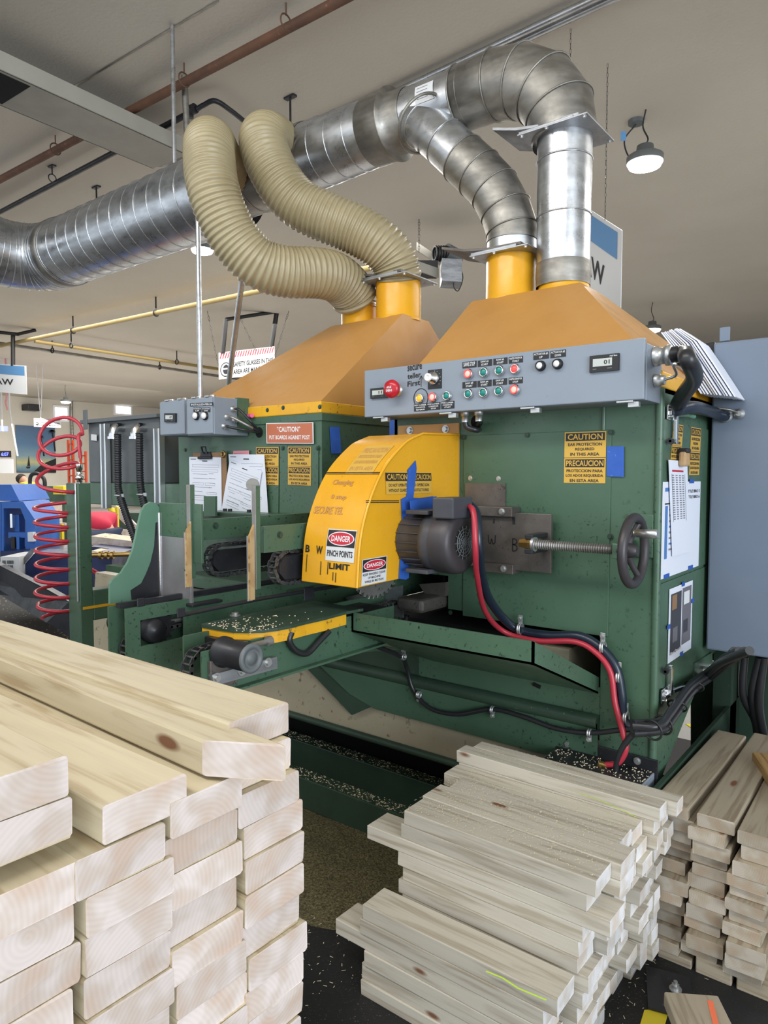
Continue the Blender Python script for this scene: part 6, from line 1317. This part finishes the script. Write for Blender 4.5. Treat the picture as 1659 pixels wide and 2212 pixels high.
# hanging cords
for px, pts, lab in ((0, ((20,850),(22,890),(31,945),(38,985)), 'pale rope hanging from the ceiling left of the mural'), (1, ((3,860),(5,925),(6,930)), 'cord of the violet lamp'), (2, ((14,855),(12,868),(16,886)), 'short pink cord loop at the upper left')):
    b = MB('foam' if px != 2 else 'pink'); p_ = [P(*q,t=17) for q in pts]; b.tube(spline([V((p_[0].x,p_[0].y,ZC))]+p_), .02, 6); b.build('rope', label=lab, cat='cord')
b = MB('galv_dull'); c = P(155,900,x=-25.9); b.cyl((c.x,c.y,ZC), (c.x,c.y,1.6), .05, 10); b.build('drop_conduit', label='vertical grey conduit left of the dark electrical cabinet', cat='conduit')
# ladders
for px0, px1, py0, lab in ((147,160,950,'tall orange step ladder behind the coil hose'), (173,187,975,'shorter orange step ladder beside the dark cabinet')):
    o = thing('ladder', lab, 'ladder', P(px0,1060,t=11)); 
    for k, px in ((0,px0),(1,px1-3)): bxp(px, px+3, py0, 1070, 11, .05, 'orange_ladder', 'rail', parent=o)
    for i in range(6): bxp(px0+2, px1-2, py0+8+17*i, py0+11+17*i, 11, .05, 'orange_ladder', 'rung', parent=o)
# blue machine at the left edge
o = thing('blue_press', 'bright blue machine with slanting hood at the left edge', 'machine', P(40,1195,t=6.6))
def pris(pts, t, depth, mat, name, parent, label=None):
    b = MB(mat); b.prism([P(a_,c_,t=t) for a_,c_ in pts], Fh*depth); return b.build(name, parent, label)
pris([(-30,1047),(24,1047),(42,1082),(-30,1082)], 6.6, .6, 'blue', 'hood', o); pris([(3,1084),(50,1084),(75,1122),(75,1190),(55,1190),(55,1125),(44,1098),(8,1098),(8,1190),(3,1190)], 6.5, .5, 'blue', 'frame', o)
pris([(-30,1086),(2,1086),(2,1192),(-30,1192)], 6.5, .6, 'blue', 'side_panel', o); pris([(8,1095),(75,1095),(75,1192),(8,1192)], 7.0, .05, 'navy', 'back_panel', o)
bxp(22,27,1110,1140,6.55,.05,'chrome','cylinder',parent=o); bxp(32,42,1112,1150,6.6,.1,'blue','ram',parent=o); bxp(18,55,1150,1162,6.52,.1,'blue','crossbar',parent=o); bxp(24,32,1160,1185,6.5,.1,'black','tool',parent=o); bxp(36,42,1160,1190,6.5,.1,'blue','guide',parent=o); bxp(60,72,1150,1170,6.45,.05,'foam','plate',parent=o)
o = thing('control_cabinet', 'small white switch cabinet with warning labels below the blue machine', 'cabinet', P(25,1235,t=5.9))
bxp(2,42,1203,1245,5.9,.5,'sign_white','body',parent=o)
for q in ((5,1211),(15,1211),(22,1211),(13,1221),(21,1221)): bxp(q[0],q[0]+6,q[1],q[1]+7,5.89,.01,'grey_dark','warning_label',parent=o)
# navy conveyors
b = MB('navy'); b.prism([P(0,1192,t=6.3),P(245,1186,t=6.3),P(245,1245,t=6.3),P(0,1245,t=6.3)], Fh*.6); 
b.prism([P(78,1192,t=6.0),P(150,1196,t=6.0),P(150,1340,t=5.5),P(60,1250,t=6.0),P(38,1236,t=6.0)], Fh*.25); b.build('navy_conveyor', label='navy blue steel conveyor side behind the red coil hose', cat='conveyor')
b = MB('plate_steel'); p, q = P(76,1190,t=5.98), P(38,1238,t=5.98); b.boxv(p, q-p, Rt*-.035, V((0,0,.02))); b.build('edge_trim', label='bare steel sloping edge of the navy conveyor', cat='trim piece')
b = MB('black_steel'); b.prism([P(-40,1200,t=5.6),P(0,1222,t=5.6),P(100,1272,t=5.0),P(150,1300,t=4.9),P(150,1372,t=4.9),P(100,1345,t=5.0),P(0,1285,t=5.6),P(-40,1262,t=5.6)], Fh*.08); b.build('dark_ramp', label='dark steel ramp panel sloping down behind the green post', cat='ramp')
b = MB('navy'); b.prism([P(196,1196,t=5.2),P(243,1200,t=5.2),P(240,1245,t=5.2),P(196,1245,t=5.2)], Fh*.4); b.build('navy_box', label='navy box end between the green post and the teal guide', cat='box')
b = MB('foam'); b.prism([P(243,1212,t=5.6),P(282,1216,t=5.6),P(262,1248,t=5.6),P(240,1245,t=5.6)], Fh*.3); b.build('white_plate', label='pale blue-white plate left of the teal guide', cat='plate')
b = MB('brass'); b.cyl(P(198,1199,t=5.1), P(285,1197,t=5.1), .018, 12); 
for px in (215,228,240): b.cyl(P(px,1199,t=5.1), P(px+6,1199,t=5.1), .03, 12)
b.build('hydraulic_pipe', label='brass fitted hydraulic pipe crossing behind the green post', cat='pipe')
# green conveyors and roof truss assembly behind
bxp(85,330,1108,1140,9.5,.5,'green_dark','green_conveyor','dark green roller conveyor far behind the posts','conveyor',ground=True)
bxp(100,140,1050,1100,10.5,.6,'green','green_machine','dark green machine body behind the coil hose','machine',ground=True)
bxp(115,137,1050,1068,10.2,.3,'hi_vis','parts_bin','yellow-green parts bin behind the coil hose','bin')
bxp(70,95,1088,1142,8.6,.5,'wood_left','lumber_bundle','upright bundle of pale boards behind the coil hose','boards',ground=True)
for i, (p0_, p1_) in enumerate((((218,1112),(250,1092)),((252,1093),(300,1140)),((95,1112),(125,1108)),((96,1128),(140,1130)),((240,1142),(290,1146)))):
    p, q = P(*p0_,t=8.4), P(*p1_,t=8.4); d = (q-p).normalized(); b = MB('wood_left'); b.boxv(p, q-p, Fh*.05, Fh.cross(d)*.09); b.build('truss_member', label='pale roof truss timber behind the posts, %s' % ['left rafter above the person','right rafter above the person','upper one behind the coil hose','lower one behind the coil hose','bottom chord right of the person'][i], cat='board', group='roof truss timbers on the far table')
for i, (ya, yb_2) in enumerate(((1158,1178),(1180,1188),(1190,1196))):
    b = MB('wood_left' if i != 1 else 'navy'); b.prism([P(196,ya,t=5.8-.2*i),P(262,ya+8,t=5.8-.2*i),P(315,ya+14,t=5.8-.2*i),P(315,yb_2+4,t=5.8-.2*i),P(196,yb_2,t=5.8-.2*i)], Fh*.3); b.build('table_boards', label=['wide pale boards on the far table beside the person','navy strip of the far table','nearest pale board on the far table'][i], cat='boards')
for i, (px0, px1, py0, py1, t_) in enumerate(((242,248,1110,1162,7.2),(249,254,1095,1148,7.6),(63,68,1062,1112,8.0),(128,134,1132,1160,7.0))):
    bxp(px0,px1,py0,py1,t_,.05,'yellow_post','yellow_post',['yellow post right beside the person','second yellow post behind the person','thin yellow post by the blue machine','short yellow post behind the coil hose'][i],'post',ground=True)
b = MB('yellow_post'); c = P(241,1103,t=7.3); 
for i in range(5): b.torus(c+V((0,0,.006*i)), (.3,.2,1), .035-.002*i, .007, 18, 6)
b.build('hose_coil', label='small yellow coiled hose on the yellow post', cat='hose')
b = MB('red_hose'); b.tube(spline([P(197,1228,t=5.0),P(215,1238,t=5.0),P(232,1246,t=4.9)]), .008, 8); b.tube(spline([P(197,1232,t=5.0),P(212,1243,t=5.0),P(228,1249,t=4.9)]), .008, 8); b.build('air_hose', label='red air hose strand right of the green post', cat='hose')
# people
def skin_body(name, verts, edges, mat, root, label=None):
    me = bpy.data.meshes.new(name); me.from_pydata([V(v[:3])-root.location for v in verts], edges, []); me.materials.append(MT[mat])
    o = bpy.data.objects.new(name, me); C.objects.link(o); o.parent = root
    md = o.modifiers.new('skin', 'SKIN'); 
    for i, v in enumerate(verts): me.skin_vertices[0].data[i].radius = (v[3], v[4] if len(v) > 4 else v[3])
    me.skin_vertices[0].data[0].use_root = True; md.use_smooth_shade = True
    s_ = o.modifiers.new('sub', 'SUBSURF'); s_.levels = 2; s_.render_levels = 2
    if label: o['label'] = label
    return o
def worker(base, face, s, bend, shirt, trousers, lab, seated=False):
    """bent over figure; face = unit vector it bends towards"""
    f = V(face).normalized(); r = f.cross(V((0,0,1))); B = V(base); root = thing('person', lab, 'person', B)
    q = lambda a_, b_2, c_: B+(f*a_+r*b_2+V((0,0,1))*c_)*s
    hip = q(0,0,.90); ch = q(.34*bend,0,.90+.40*(1-bend*.75)); nk = q(.46*bend,0,.90+.54*(1-bend*.8)); hd = q(.60*bend+.03,0,.90+.66*(1-bend*.95))
    vs = []; ed = []
    def a_(p, rad, par=None):
        vs.append((p.x,p.y,p.z,rad*s)); 
        if par is not None: ed.append((par, len(vs)-1))
        return len(vs)-1
    i0 = a_(hip,.13); i1 = a_(hip.lerp(ch,.5),.12,i0); i2 = a_(ch,.14,i1); i3 = a_(nk,.055,i2); i4 = a_(hd,.095,i3); i5 = a_(hd+(hd-nk)*.5,.08,i4)
    for sd in (-1,1):
        sh = ch.lerp(nk,.4)+r*sd*.19*s; el = sh+(f*.05-V((0,0,.28)))*s; wr = el+(f*.10-V((0,0,.24)))*s; hn = wr+(f*.04-V((0,0,.08)))*s
        k = a_(sh,.06,i2); k = a_(el,.042,k); k = a_(wr,.028,k); k = a_(hn,.035,k)
        for g_ in range(4): a_(hn+(f*.05+r*(.02*(g_-1.5))-V((0,0,.05)))*s,.010,k)
        a_(hn+(f*.05-r*sd*.04)*s,.011,k)
        hp_ = hip+r*sd*.10*s; kn = hp_+(f*.05-V((0,0,.43)))*s; an = V((hp_.x,hp_.y,B.z+.08*s)); k = a_(hp_-V((0,0,.04))*s,.085,i0); k = a_(kn,.06,k); k = a_(an,.042,k); a_(an+f*.14*s-V((0,0,.05*s)),.038,k)
    skin_body('body', vs, ed, 'skin', root)
    sv = []; se = []
    def c_(p, rad, par=None):
        sv.append((p.x,p.y,p.z,rad*s))
        if par is not None: se.append((par, len(sv)-1))
        return len(sv)-1
    j0 = c_(hip+V((0,0,.0*s))-f*.02*s,.165); j1 = c_(hip.lerp(ch,.5),.145,j0); j2 = c_(ch,.165,j1); c_(ch.lerp(nk,.75),.08,j2)
    for sd in (-1,1): sh = ch.lerp(nk,.4)+r*sd*.19*s; k = c_(sh,.08,j2); c_(sh+(f*.03-V((0,0,.17)))*s,.066,k)
    skin_body('shirt', sv, se, shirt, root)
    sv.clear(); se.clear(); j0 = c_(hip,.148)
    for sd in (-1,1): hp_ = hip+r*sd*.10*s; k = c_(hp_-V((0,0,.05))*s,.105,j0); k = c_(hp_+(f*.05-V((0,0,.43)))*s,.078,k); c_(V((hp_.x,hp_.y,B.z+.10*s)),.062,k)
    skin_body('trousers', sv, se, trousers, root)
    b = MB('hair'); hh = hd+(hd-nk)*.35; b.lathe(hh-(hd-nk).normalized()*.02*s, (hd-nk), [(0,.098*s),(.05*s,.09*s),(.09*s,.06*s),(.11*s,.001)], 18); b.build('hair', root)
c = P(218,1140,t=6.3); worker((c.x,c.y,0), -Rt*.55+Fh*.8, .84, .85, 'shirt_red', 'denim', 'person in a red T-shirt and jeans bending over the far table')
c = P(76,1050,t=12); worker((c.x,c.y,0), -Rt, .9, .35, 'hi_vis', 'black_matte', 'distant dark-haired person in a yellow vest left of the coil hose')
bxp(30,100,1075,1100,11,.6,'wood_scrap','work_table','cluttered far work table before the person in the yellow vest','table',ground=True)
bxp(35,40,1045,1080,10.8,.1,'black','tool_stand','dark tool stand on the far work table','tool')
b = MB('black'); b.tube(spline([P(65,1060,t=11),P(66,1030,t=11),P(80,1023,t=11),P(95,1035,t=11),P(97,1060,t=11)]), .03, 8); b.build('cart_canopy', label='dark hooped canopy frame behind the coil hose', cat='frame')
